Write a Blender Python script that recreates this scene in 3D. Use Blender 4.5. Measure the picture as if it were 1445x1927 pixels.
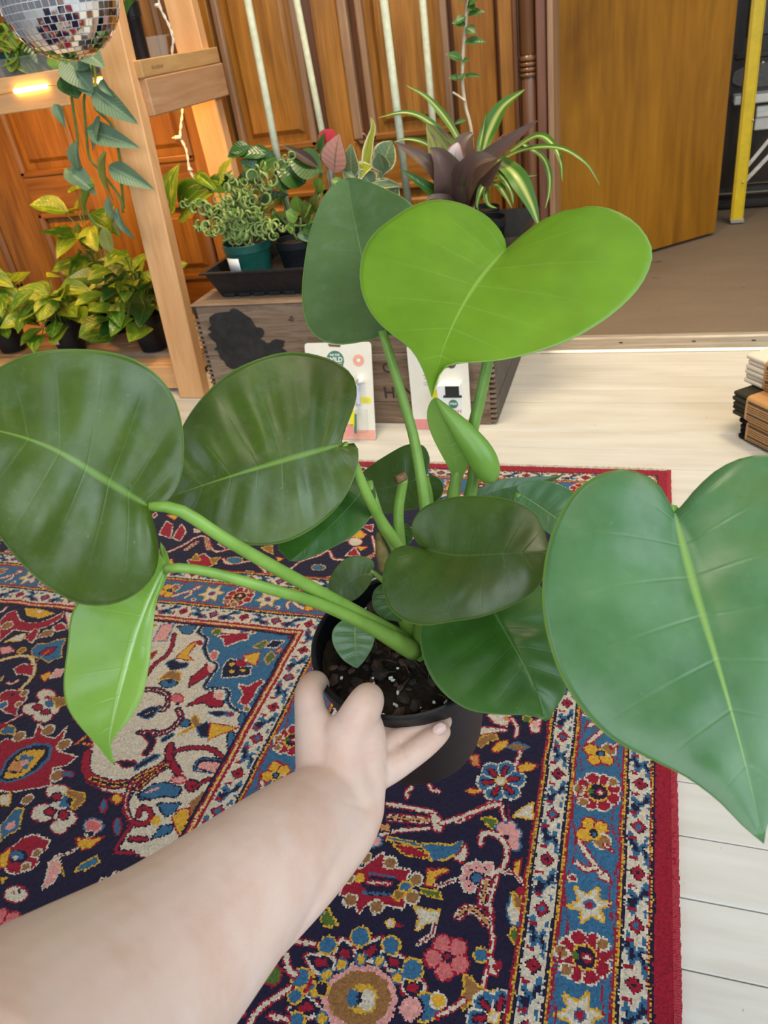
import bpy, bmesh, math, random
import numpy as np
from mathutils import Vector, Matrix, Quaternion
for o in list(bpy.data.objects): bpy.data.objects.remove(o)
SC = bpy.context.scene
COL = SC.collection
PI = math.pi

# ------------------------------------------------------------------ camera
IMG_F, IMG_CX, IMG_CY = 1447.0, 722.5, 963.5        # calibrated on a 1445 x 1927 frame
CAM_H = 0.85
dn = np.array([353, 2240, 1447.0]); dn /= np.linalg.norm(dn)
fw = np.array([518, -973, 1447.0]); fw -= dn*(fw@dn); fw /= np.linalg.norm(fw)
rt = np.cross(dn, fw)
if rt[0] < 0: rt = -rt
CR = np.array([rt, fw, -dn])                        # world = CR @ camera(x right, y down, z forward)
cd = bpy.data.cameras.new('camera'); cam = bpy.data.objects.new('camera', cd); COL.objects.link(cam)
cd.sensor_fit = 'VERTICAL'; cd.sensor_height = 36; cd.lens = 36*IMG_F/1927
cd.clip_start = 0.02; cd.clip_end = 60
cd.dof.use_dof = True; cd.dof.focus_distance = 0.72; cd.dof.aperture_fstop = 15
m4 = Matrix.Identity(4)
for i in range(3):
    m4[i][0] = CR[i, 0]; m4[i][1] = -CR[i, 1]; m4[i][2] = -CR[i, 2]
m4[2][3] = CAM_H
cam.matrix_world = m4
SC.camera = cam

def ray(px, py): return CR @ np.array([(px-IMG_CX)/IMG_F, (py-IMG_CY)/IMG_F, 1.0])
def at(px, py, t):
    v = ray(px, py)*t; return Vector((v[0], v[1], v[2]+CAM_H))
def on_z(px, py, z=0.0):
    v = ray(px, py); return at(px, py, (z-CAM_H)/v[2])
def on_y(px, py, Y):
    v = ray(px, py); return at(px, py, Y/v[1])
def on_x(px, py, X):
    v = ray(px, py); return at(px, py, X/v[0])

# ------------------------------------------------------------------ world, lights, exposure
SC.view_settings.view_transform = 'Standard'; SC.view_settings.look = 'None'
SC.view_settings.exposure = 0.0; SC.view_settings.gamma = 1.0; SC.view_settings.use_curve_mapping = False
w = bpy.data.worlds.new('world'); SC.world = w; w.use_nodes = True
w.node_tree.nodes['Background'].inputs[0].default_value = (0.92, 0.94, 1.0, 1)
w.node_tree.nodes['Background'].inputs[1].default_value = 0.22
def area(name, loc, aim, sx, sy, power, col):
    l = bpy.data.lights.new(name, 'AREA'); l.shape = 'RECTANGLE'; l.size = sx; l.size_y = sy
    l.energy = power; l.color = col
    o = bpy.data.objects.new(name, l); COL.objects.link(o); o.location = loc
    d = Vector(aim)-Vector(loc); o.rotation_euler = d.to_track_quat('-Z', 'Y').to_euler()
    return o
area('window_daylight', (1.95, 0.10, 1.75), (-0.35, 0.9, 0.35), 2.2, 1.6, 50, (0.74, 0.89, 1.0))
area('window_daylight_front', (0.50, -1.9, 1.75), (-0.3, 1.0, 0.25), 2.4, 1.7, 46, (0.84, 0.93, 1.0))
area('side_fill', (-2.0, -0.9, 1.7), (-0.5, 1.2, 0.4), 1.2, 1.3, 14, (0.74, 0.88, 1.0))  # cool fill added from the left, not an actual window
area('ceiling_lamp', (0.75, 1.75, 2.6), (0.4, 1.95, 0.0), 0.45, 0.45, 7, (1.0, 0.74, 0.42)).data.spread = math.radians(75)
area('shop_lamp', (-0.6, 1.35, 2.7), (-0.8, 2.3, 0.5), 0.5, 0.5, 14, (1.0, 0.80, 0.50)).data.spread = math.radians(85)
area('overhead_fill', (0.1, 0.3, 2.7), (-0.1, 0.8, 0.0), 0.6, 0.6, 9, (1.0, 0.88, 0.68))  # added warm fill above the camera for the leaves, no real fixture
area('hall_lamp', (0.75, 2.9, 2.4), (0.35, 3.4, 0.3), 0.4, 0.4, 11, (1.0, 0.84, 0.58))

# ------------------------------------------------------------------ materials
class NT:
    def __init__(s, name):
        s.m = bpy.data.materials.new(name); s.m.use_nodes = True
        s.t = s.m.node_tree; s.bsdf = s.t.nodes['Principled BSDF']; s.out = s.t.nodes['Material Output']
    def n(s, typ, **kw):
        nd = s.t.nodes.new('ShaderNode'+typ)
        for k, v in kw.items(): setattr(nd, k, v)
        return nd
    def put(s, sock, v):
        if v is None: return
        if hasattr(v, 'is_output'): s.t.links.new(v, sock)
        elif isinstance(v, (tuple, list)):
            sock.default_value = tuple(v)+(1.0,) if len(v) == 3 and len(sock.default_value) == 4 else tuple(v)
        else: sock.default_value = v
    def coord(s, kind='Object', scale=(1, 1, 1), rnd=False):
        c = s.n('TexCoord').outputs[kind]
        mp = s.n('Mapping'); s.put(mp.inputs['Scale'], scale); s.t.links.new(c, mp.inputs['Vector'])
        if rnd:
            oi = s.n('ObjectInfo'); ml = s.math('MULTIPLY', oi.outputs['Random'], 37.0)
            cb = s.n('CombineXYZ'); 
            for k in range(3): s.t.links.new(ml, cb.inputs[k])
            s.t.links.new(cb.outputs[0], mp.inputs['Location'])
        return mp.outputs[0]
    def math(s, op, a, b=None, c=None, clamp=False):
        nd = s.n('Math', operation=op); nd.use_clamp = clamp
        for i, v in enumerate((a, b, c)):
            if v is not None: s.put(nd.inputs[i], v)
        return nd.outputs[0]
    def noise(s, vec, scale=5, detail=4, rough=0.55, dist=0.0, out='Fac'):
        nd = s.n('TexNoise'); s.put(nd.inputs['Vector'], vec)
        nd.inputs['Scale'].default_value = scale; nd.inputs['Detail'].default_value = detail
        nd.inputs['Roughness'].default_value = rough; nd.inputs['Distortion'].default_value = dist
        return nd.outputs[out]
    def ramp(s, fac, stops):
        nd = s.n('ValToRGB'); r = nd.color_ramp
        while len(r.elements) < len(stops): r.elements.new(0.5)
        for e, (p, c) in zip(r.elements, stops):
            e.position = p; e.color = tuple(c)+(1.0,) if not isinstance(c, (int, float)) else (c, c, c, 1)
        s.put(nd.inputs[0], fac); return nd.outputs[0]
    def mix(s, fac, a, b, typ='MIX'):
        nd = s.n('MixRGB', blend_type=typ); s.put(nd.inputs[0], fac); s.put(nd.inputs[1], a); s.put(nd.inputs[2], b)
        return nd.outputs[0]
    def bump(s, h, strength=0.3, dist=0.002):
        nd = s.n('Bump'); nd.inputs['Strength'].default_value = strength; nd.inputs['Distance'].default_value = dist
        s.put(nd.inputs['Height'], h); s.t.links.new(nd.outputs[0], s.bsdf.inputs['Normal']); return nd
    def base(s, c=None, rough=None, spec=None, metal=None, **kw):
        b = s.bsdf.inputs
        s.put(b['Base Color'], c); s.put(b['Roughness'], rough); s.put(b['Specular IOR Level'], spec); s.put(b['Metallic'], metal)
        for k, v in kw.items(): s.put(b[k.replace('_', ' ')], v)
        return s.m

MATS = {}
def plain(name, col, rough=0.5, metal=0.0, spec=0.5, var=0.12, scale=40, bump=0.0):
    if name in MATS: return MATS[name]
    t = NT(name); co = t.coord('Object')
    f = t.noise(co, scale, 4)
    lo = tuple(x*(1-var) for x in col); hi = tuple(min(1, x*(1+var)) for x in col)
    c = t.ramp(f, [(0.3, lo), (0.7, hi)])
    if bump: t.bump(t.noise(co, scale*2, 3), bump, 0.001)
    MATS[name] = t.base(c, rough, spec, metal); return MATS[name]
def wood(name, dark, light, axis=0, scale=1.0, rough=0.45, coat=0.0, stretch=14, bump=0.15, knots=False, big=0.45):
    if name in MATS: return MATS[name]
    t = NT(name)
    sc = [stretch*scale]*3; sc[axis] = scale*0.9
    co = t.coord('Object', tuple(sc), rnd=True)
    g = t.noise(co, 2.2, 5, 0.6, 0.8)
    sc2 = [4*scale]*3; sc2[axis] = 0.8*scale
    b = t.noise(t.coord('Object', tuple(sc2), rnd=True), 1.6, 3, 0.5, 1.5)
    fine = [stretch*5*scale]*3; fine[axis] = 3*scale
    fi = t.noise(t.coord('Object', tuple(fine), rnd=True), 2.0, 3)
    f = t.math('ADD', t.math('MULTIPLY', g, 1-big), t.math('MULTIPLY', b, big))
    f = t.math('ADD', t.math('MULTIPLY', f, 0.8), t.math('MULTIPLY', fi, 0.2))
    mid = tuple((a+c)/2 for a, c in zip(dark, light))
    c = t.ramp(f, [(0.33, dark), (0.5, mid), (0.66, light)])
    if knots:
        k = t.noise(t.coord('Object', (1, 1, 1), rnd=True), 7, 2)
        c = t.mix(t.math('GREATER_THAN', k, 0.72), c, tuple(x*0.45 for x in dark))
    t.bump(fi, bump, 0.0008)
    MATS[name] = t.base(c, rough, 0.4)
    if coat: t.bsdf.inputs['Coat Weight'].default_value = coat; t.bsdf.inputs['Coat Roughness'].default_value = 0.25
    return MATS[name]

def emis(name, col, strength):
    t = NT(name); m = t.base(col, 0.5)
    t.put(t.bsdf.inputs['Emission Color'], col); t.bsdf.inputs['Emission Strength'].default_value = strength
    return m

# ------------------------------------------------------------------ objects
LOC = {}
def thing(name, label, cat, loc, group=None):
    o = bpy.data.objects.new(name, None); COL.objects.link(o); o.empty_display_size = 0.02
    o.location = loc; o['label'] = label; o['category'] = cat
    if group: o['group'] = group
    LOC[o] = Vector(loc); return o
def tag(o, label, cat, group=None):
    o['label'] = label; o['category'] = cat
    if group: o['group'] = group
    return o
def struct(o): o['kind'] = 'structure'; return o
def link(name, me, mat, parent=None, M=None, label=None):
    """one mesh object; M is its world matrix; the parent chain holds translations only"""
    o = bpy.data.objects.new(name, me); COL.objects.link(o)
    if mat is not None and len(me.materials) == 0: me.materials.append(mat)
    if M is not None: o.matrix_basis = M
    if parent is not None:
        o.parent = parent; o.matrix_parent_inverse = Matrix.Translation(-LOC.get(parent, Vector((0, 0, 0))))
    LOC[o] = Vector((0, 0, 0))
    if label: o['label'] = label
    return o
def sub(name, me, mat, parent, label=None):
    """sub-part: child of a part whose own basis is identity"""
    return link(name, me, mat, parent, None, label)

def from_bm(bm, smooth=False):
    me = bpy.data.meshes.new('m'); bm.normal_update(); bm.to_mesh(me); bm.free()
    if smooth: me.polygons.foreach_set('use_smooth', [True]*len(me.polygons))
    return me
def bx(bm, x0, x1, y0, y1, z0, z1, M=None):
    v = [bm.verts.new((x, y, z)) for z in (z0, z1) for y in (y0, y1) for x in (x0, x1)]
    if M is not None:
        for k in v: k.co = M @ k.co
    for f in ((0, 2, 3, 1), (4, 5, 7, 6), (0, 1, 5, 4), (2, 6, 7, 3), (0, 4, 6, 2), (1, 3, 7, 5)):
        bm.faces.new([v[i] for i in f])
    return v
def box(x0, x1, y0, y1, z0, z1, bev=0.0, M=None, seg=1):
    bm = bmesh.new(); bx(bm, x0, x1, y0, y1, z0, z1, M)
    if bev: bmesh.ops.bevel(bm, geom=bm.edges[:], offset=bev, segments=seg, affect='EDGES', profile=0.5)
    return from_bm(bm)
def prism(pts, d, bev=0.0):
    """closed 3D polygon pts extruded by vector d"""
    bm = bmesh.new(); d = Vector(d)
    a = [bm.verts.new(p) for p in pts]; b = [bm.verts.new(Vector(p)+d) for p in pts]
    n = len(pts); bm.faces.new(a[::-1]); bm.faces.new(b)
    for i in range(n): bm.faces.new((a[i], a[(i+1) % n], b[(i+1) % n], b[i]))
    bmesh.ops.recalc_face_normals(bm, faces=bm.faces[:])
    if bev: bmesh.ops.bevel(bm, geom=bm.edges[:], offset=bev, segments=1, affect='EDGES')
    return from_bm(bm)
def catmull(pts, n):
    P = np.array([list(p) for p in pts], float)
    if len(P) == 2:
        t = np.linspace(0, 1, n)[:, None]; return P[0]*(1-t)+P[1]*t
    Q = np.vstack([2*P[0]-P[1], P, 2*P[-1]-P[-2]]); out = []
    for i in range(len(P)-1):
        p0, p1, p2, p3 = Q[i:i+4]
        for t in np.linspace(0, 1, 16, endpoint=False):
            out.append(0.5*((2*p1)+(-p0+p2)*t+(2*p0-5*p1+4*p2-p3)*t*t+(-p0+3*p1-3*p2+p3)*t**3))
    out.append(P[-1]); out = np.array(out)
    return out
def resample(pts, n, dims=2):
    C = catmull(pts, n) if len(pts) > 2 else np.array([list(p) for p in pts], float)
    d = np.r_[0, np.cumsum(np.linalg.norm(np.diff(C[:, :dims], axis=0), axis=1))]
    s = np.linspace(0, d[-1], n)
    return np.stack([np.interp(s, d, C[:, k]) for k in range(C.shape[1])], 1)
def tube_bm(bm, pts, radii, seg=10, caps=True, flat=1.0):
    """pts: Vectors; radii: list or number"""
    P = [Vector(p) for p in pts]; n = len(P)
    if isinstance(radii, (int, float)): radii = [radii]*n
    T = [(P[min(i+1, n-1)]-P[max(i-1, 0)]).normalized() for i in range(n)]
    up = Vector((0, 0, 1)) if abs(T[0].z) < 0.9 else Vector((1, 0, 0))
    u = T[0].cross(up).normalized(); rings = []
    for i in range(n):
        if i: u = (u - T[i]*u.dot(T[i])).normalized()
        v = T[i].cross(u)
        rings.append([bm.verts.new(P[i]+(u*math.cos(2*PI*k/seg)+v*math.sin(2*PI*k/seg)*flat)*radii[i]) for k in range(seg)])
    for a, b in zip(rings[:-1], rings[1:]):
        for k in range(seg): bm.faces.new((a[k], a[(k+1) % seg], b[(k+1) % seg], b[k]))
    if caps: bm.faces.new(rings[0][::-1]); bm.faces.new(rings[-1])
def tube(pts, radii, n=None, seg=10, flat=1.0):
    if n and not isinstance(radii, (int, float)):
        R = resample([tuple(p)+(r,) for p, r in zip(pts, radii)], n, 3); pts = [r[:3] for r in R]; radii = [float(r[3]) for r in R]
    elif n:
        pts = resample([tuple(p) for p in pts], n, 3)
    bm = bmesh.new(); tube_bm(bm, pts, radii, seg, True, flat); return from_bm(bm, True)
def lathe(prof, seg=32, M=None, cap_bottom=True):
    """prof: (r, z) from bottom up"""
    bm = bmesh.new(); rings = []
    for r, z in prof:
        rings.append([bm.verts.new((r*math.cos(2*PI*k/seg), r*math.sin(2*PI*k/seg), z)) for k in range(seg)])
    for a, b in zip(rings[:-1], rings[1:]):
        for k in range(seg): bm.faces.new((a[k], a[(k+1) % seg], b[(k+1) % seg], b[k]))
    if cap_bottom: bm.faces.new(rings[0][::-1])
    if M is not None: bm.transform(M)
    return from_bm(bm, True)
def auto_sharp(me, deg=35):
    me.polygons.foreach_set('use_smooth', [True]*len(me.polygons))
    try: me.set_sharp_from_angle(angle=math.radians(deg))
    except Exception: pass
    return me
# ================================================================== structure
random.seed(4)
def floor_paint():
    t = NT('white_floor_paint'); co = t.coord('Object', (1.2, 9, 1))
    a = t.noise(co, 3, 5, 0.6); b = t.noise(t.coord('Object'), 90, 3, 0.6); d = t.noise(t.coord('Object', (3, 26, 1)), 7, 4, 0.65, 0.6)
    c = t.ramp(a, [(0.3, (0.54, 0.505, 0.445)), (0.55, (0.615, 0.595, 0.545)), (0.8, (0.675, 0.66, 0.62))])
    c = t.mix(t.ramp(b, [(0.73, 0.0), (0.76, 1.0)]), c, (0.25, 0.17, 0.10))
    c = t.mix(t.ramp(d, [(0.70, 0.0), (0.78, 0.5)]), c, (0.50, 0.42, 0.32))
    t.bump(a, 0.1, 0.002)
    return t.base(c, 0.42, 0.35)
M_FLOOR = floor_paint()
M_GAP = plain('floor_gap_dirt', (0.34, 0.28, 0.21), 0.9)
floor = struct(link('floor', box(-2.9, 1.5, -1.4, 2.08, -0.05, -0.012), M_GAP))
link('floor_bed', box(-2.9, -0.27, 2.08, 2.42, -0.05, -0.012), M_GAP, floor)
pitch = 0.0773; y = 0.6-26*pitch
k = 0
while y < 2.36:
    y1 = y+pitch
    if y < 2.05: y1 = min(y1, 2.078)
    cuts = [-2.6, random.uniform(-1.9, -0.9), 1.5] if k % 2 else [-2.6, 1.5]
    cuts[0] = -2.9
    if y > 2.05: cuts = [-2.9, -0.27]
    for a, b in zip(cuts[:-1], cuts[1:]):
        dz = random.uniform(-0.0009, 0.0)
        link('plank', box(a+0.0006, b-0.0006, y+0.0007, y1-0.0007, -0.012, dz, 0.0011), M_FLOOR, floor)
    y = y1; k += 1

def hall_board():
    t = NT('brown_hall_floor'); co = t.coord('Object')
    a = t.noise(co, 160, 3, 0.7); b = t.noise(t.coord('Object', (1, 3, 1)), 3.0, 4, 0.6); s = t.noise(t.coord('Object', (3, 9, 1)), 5, 3, 0.5)
    c = t.mix(b, (0.175, 0.130, 0.092), (0.245, 0.190, 0.145))
    c = t.mix(t.math('MULTIPLY', a, 0.45), c, (0.09, 0.06, 0.04))
    c = t.mix(t.ramp(s, [(0.70, 0.0), (0.73, 0.85)]), c, (0.05, 0.035, 0.028))
    t.bump(a, 0.2, 0.001)
    return t.base(c, 0.75, 0.2)
hf = struct(link('floor_hall', box(-0.26, 2.2, 2.10, 4.2, -0.05, -0.004), hall_board()))
link('floor_bay', box(-1.6, -0.26, 2.425, 4.2, -0.05, -0.004), hf.data.materials[0], hf)
def brushed():
    t = NT('worn_aluminium'); co = t.coord('Object', (1, 30, 10))
    f = t.noise(co, 8, 5, 0.7)
    return t.base(t.ramp(f, [(0.3, (0.55, 0.50, 0.44)), (0.7, (0.80, 0.77, 0.72))]), t.ramp(f, [(0.3, 0.35), (0.7, 0.6)]), 0.5, 0.75)
M_ALU = brushed()
bm = bmesh.new()
prof = [(2.068, 0.0005), (2.074, 0.006), (2.112, 0.0075), (2.150, 0.0065), (2.158, 0.009), (2.176, 0.009), (2.184, 0.0005)]
va = [bm.verts.new((-0.30, p[0], p[1])) for p in prof]; vb = [bm.verts.new((1.5, p[0], p[1])) for p in prof]
for i in range(len(prof)-1): bm.faces.new((va[i], va[i+1], vb[i+1], vb[i]))
bm.faces.new(va+[]); bm.faces.new(vb[::-1]); bm.faces.new((va[0], vb[0], vb[-1], va[-1]))
thr = struct(link('trim_1', from_bm(bm), M_ALU))
M_SCREW = plain('dark_screw', (0.05, 0.04, 0.035), 0.5, 0.6)
for px in (1168, 1306, 1420):
    p = on_z(px, 648, 0.007)
    link('screw', lathe([(0.0055, 0.0), (0.0055, 0.0012), (0.003, 0.002), (0.0005, 0.002)], 10, Matrix.Translation((p.x, 2.118, 0.0068))), M_SCREW, thr)

# ---- panelled oak wall behind the shelf
YW = 2.33
M_OAK_V = wood('varnished_oak_upright', (0.120, 0.040, 0.005), (0.44, 0.195, 0.032), 2, 1.3, 0.33, 0.25, 13)
M_OAK_H = wood('varnished_oak_level', (0.115, 0.038, 0.005), (0.39, 0.165, 0.027), 0, 1.3, 0.33, 0.25, 13)
M_OAK_D = wood('dark_oak_moulding', (0.055, 0.019, 0.007), (0.175, 0.066, 0.022), 2, 1.6, 0.35, 0.3, 13)
M_OAK_G = wood('greyed_oak_moulding', (0.165, 0.085, 0.045), (0.36, 0.215, 0.125), 2, 1.6, 0.4, 0.2, 13)
wall = struct(link('wall_back', box(-3.2, -0.262, YW+0.012, YW+0.09, 0.0, 2.6), M_OAK_D))
def XW(px, py=120): return on_y(px, py, YW).x
zt = on_y(750, 247, YW).z          # foot of the tall panels
zl = on_y(110, 408, YW).z          # head of the low panels
p1a, p1b, p2a, p2b = XW(432), XW(566), XW(693), XW(838)
period = p2a-p1a; pw = (p1b-p1a+p2b-p2a)/2
spans = [(p2a, p2b), (p1a, p1b)]
for k in range(1, 5): spans.append((p1a-period*k, p1a-period*k+pw))
def raised_panel(x0, x1, z0, z1, mat_f, y=YW):
    """fielded panel: bevelled field inside a sunk margin"""
    bm = bmesh.new()
    def ring(i, yy): return [bm.verts.new((x, yy, z)) for x, z in ((x0+i, z0+i), (x1-i, z0+i), (x1-i, z1-i), (x0+i, z1-i))]
    R = [ring(0, y+0.012), ring(0.0, y+0.006), ring(0.022, y+0.005), ring(0.034, y-0.006), ring(0.036, y-0.007)]
    for a, b in zip(R[:-1], R[1:]):
        for k in range(4): bm.faces.new((a[k], a[(k+1) % 4], b[(k+1) % 4], b[k]))
    bm.faces.new(R[-1]); bmesh.ops.recalc_face_normals(bm, faces=bm.faces[:])
    return link('panel', from_bm(bm), mat_f, wall)
def frame_mould(x0, x1, z0, z1):
    for xa, xb, za, zb, m in ((x0-0.016, x0+0.004, z0-0.016, z1+0.016, M_OAK_G), (x1-0.004, x1+0.016, z0-0.016, z1+0.016, M_OAK_G),
                              (x0-0.016, x1+0.016, z0-0.018, z0+0.002, M_OAK_H), (x0-0.016, x1+0.016, z1-0.002, z1+0.016, M_OAK_H)):
        link('moulding', box(xa, xb, YW-0.014, YW+0.006, za, zb, 0.005, None, 2), m, wall)
for x0, x1 in spans:
    raised_panel(x0, x1, zt, 1.95, M_OAK_V); frame_mould(x0, x1, zt, 1.95)
    raised_panel(x0+0.01, x1-0.01, 0.20, zl, M_OAK_V); frame_mould(x0+0.01, x1-0.01, 0.20, zl)
    if x1 == p1b:        # stile with a sunk channel on both sides and a bead
        link('stile', box(XW(600), XW(648), YW-0.006, YW+0.012, 0.0, 2.1, 0.003), M_OAK_V, wall)
        link('bead', box(XW(650), XW(668), YW-0.016, YW+0.012, zt-0.01, 2.1, 0.005, None, 2), M_OAK_G, wall)
        link('stile_foot', box(XW(650), XW(688), YW-0.006, YW+0.012, 0.0, zt-0.012, 0.002), M_OAK_V, wall)
    elif x1 == p2b: link('stile', box(XW(857), XW(934), YW-0.006, YW+0.012, 0.0, 2.1, 0.003), M_OAK_V, wall)
    else: link('stile', box(x1+0.012, x1+(period-pw)-(0.032 if x0 == p1a-period else 0.012), YW-0.006, YW+0.012, 0.0, 2.1, 0.002), M_OAK_V, wall)
xl = min(s[0] for s in spans)
link('rail', box(xl-0.1, XW(846), YW-0.005, YW+0.012, zl+0.012, zt-0.014, 0.002), M_OAK_H, wall)
link('rail', box(xl-0.1, XW(846), YW-0.005, YW+0.012, 0.02, 0.188, 0.002), M_OAK_H, wall)
link('rail', box(xl-0.1, XW(846), YW-0.005, YW+0.012, 1.965, 2.1, 0.002), M_OAK_H, wall)
# carved corner stops where mouldings end in the tall panels
for px, py in ((682, 262), (598, 288)):
    p = on_y(px, py, YW-0.012)
    link('carved_stop', lathe([(0.017, -0.004), (0.018, 0.0), (0.010, 0.002), (0.008, 0.0), (0.0005, -0.001)], 16, Matrix.Translation((p.x, YW-0.012, p.z)) @ Matrix.Rotation(PI/2, 4, 'X')), M_OAK_D, wall)
# ---- door jamb with turned half column
YJ = 2.19
def XJ(px, py=150): return on_y(px, py, YJ).x
jamb = struct(link('trim_2', box(XJ(939), XJ(966), YJ+0.02, YW+0.03, 0.0, 2.4, 0.003), M_OAK_V))
link('jamb_board', box(XJ(966), XJ(1012), YJ+0.014, YW+0.03, 0.0, 2.4, 0.002), M_OAK_D, jamb)
link('jamb_bead', box(XJ(967), XJ(975), YJ-0.004, YJ+0.02, 0.0, 2.4, 0.003), M_OAK_D, jamb)
xc = XJ(993); rc = (XJ(1008)-XJ(978))/2
z0r = on_y(993, 128, YJ).z
prof = [(rc, 0.0), (rc, z0r-0.03), (rc*0.93, z0r-0.025)]
for k in range(4):
    zz = z0r-0.021+k*0.0115
    prof += [(rc*0.86, zz), (rc*1.06, zz+0.002), (rc*1.12, zz+0.0055), (rc*1.06, zz+0.009)]
prof += [(rc*0.9, z0r+0.027), (rc*1.0, z0r+0.032), (rc, 2.4)]
link('turned_column', auto_sharp(lathe(prof, 20, Matrix.Translation((xc, YJ+0.012, 0))), 40), M_OAK_D, jamb)
link('jamb_flat', box(XJ(1010), XJ(1029), YJ-0.004, YW, 0.0, 2.4, 0.003), wood('plum_stained_wood', (0.105, 0.042, 0.028), (0.21, 0.095, 0.062), 2, 1.5, 0.4, 0.2), jamb)
link('jamb_edge', box(XJ(1031), XJ(1043), YJ-0.012, YW, 0.0, 2.4, 0.004, None, 2), M_OAK_G, jamb)
# ---- open flush door in the passage
M_DOOR = wood('amber_veneer', (0.170, 0.062, 0.003), (0.44, 0.195, 0.013), 2, 0.75, 0.30, 0.3, 7, 0.05, big=0.62)
d1 = on_z(1346, 440, 0.0); d2 = on_z(1215, 478, 0.0)
u = (d2-d1).normalized(); nrm = Vector((u.y, -u.x, 0)); 
if nrm.y < 0: nrm = -nrm
e = d1+u*0.98
door = struct(link('door_1', prism([d1+Vector((0, 0, .006)), e+Vector((0, 0, .006)), e+nrm*0.04+Vector((0, 0, .006)), d1+nrm*0.04+Vector((0, 0, .006))], (0, 0, 2.05), 0.002), M_DOOR))
# ---- dark panelled wall at the end of the passage
YH = 3.60
M_DK = wood('black_brown_panelling', (0.012, 0.008, 0.006), (0.040, 0.028, 0.021), 2, 1.5, 0.28, 0.4)
hw = struct(link('wall_hall', box(-0.6, 2.2, YH, YH+0.06, 0.0, 2.6), M_DK))
def hb(name, px0, py0, px1, py1, dep, mat=M_DK, bev=0.004):
    a = on_y(px0, py0, YH); b = on_y(px1, py1, YH)
    return link(name, box(min(a.x, b.x), max(a.x, b.x), YH-dep, YH, min(a.z, b.z), max(a.z, b.z), bev), mat, hw)
hb('skirting_board', 1290, 395, 1600, 365, 0.03)
hb('skirting_cap', 1290, 365, 1600, 350, 0.042)
hb('stile', 1290, 350, 1384, -500, 0.015)
hb('rail', 1384, 100, 1700, 75, 0.015)
hb('rail', 1384, 345, 1700, 325, 0.012)
hb('panel', 1403, 70, 1520, -200, 0.008, plain('dusty_dark_panel', (0.055, 0.047, 0.043), 0.35, var=0.4, scale=60))
M_CARV = plain('dusty_carved_board', (0.10, 0.09, 0.08), 0.35, var=0.35, scale=50)
a = on_y(1380, 170, YH); b = on_y(1520, 104, YH)
bm = bmesh.new(); pts = []
zc = (a.z+b.z)/2; hh = (b.z-a.z)/2-0.008
for k in range(40):
    tt = 2*PI*k/40; r = 1+0.16*math.cos(8*tt)
    cx, sz = math.cos(tt), math.sin(tt)
    pts.append(Vector((a.x+0.02+0.09+0.115*np.sign(cx)*abs(cx)**0.5*(1+0.04*math.cos(6*tt)), YH-0.018, zc+hh*np.sign(sz)*abs(sz)**0.5*(1+0.10*math.cos(4*tt)))))
bm.free(); link('carved_board', prism(pts, (0, 0.016, 0)), M_CARV, hw)
M_WHT = plain('white_gloss_paint', (0.80, 0.78, 0.72), 0.3, var=0.05)
led = struct(link('trim_3', box(on_y(1378, 180, YH).x, 1.2, YH-0.10, YH-0.002, on_y(1400, 190, YH).z, on_y(1400, 176, YH).z+0.004, 0.004), M_WHT))
link('apron_board', box(on_y(1420, 200, YH).x, 1.2, YH-0.07, YH-0.002, on_y(1420, 240, YH).z, on_y(1420, 196, YH).z, 0.003), M_WHT, led)
link('apron_bead', box(on_y(1420, 200, YH).x, 1.2, YH-0.085, YH-0.07, on_y(1420, 216, YH).z, on_y(1420, 205, YH).z, 0.004), M_WHT, led)
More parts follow.
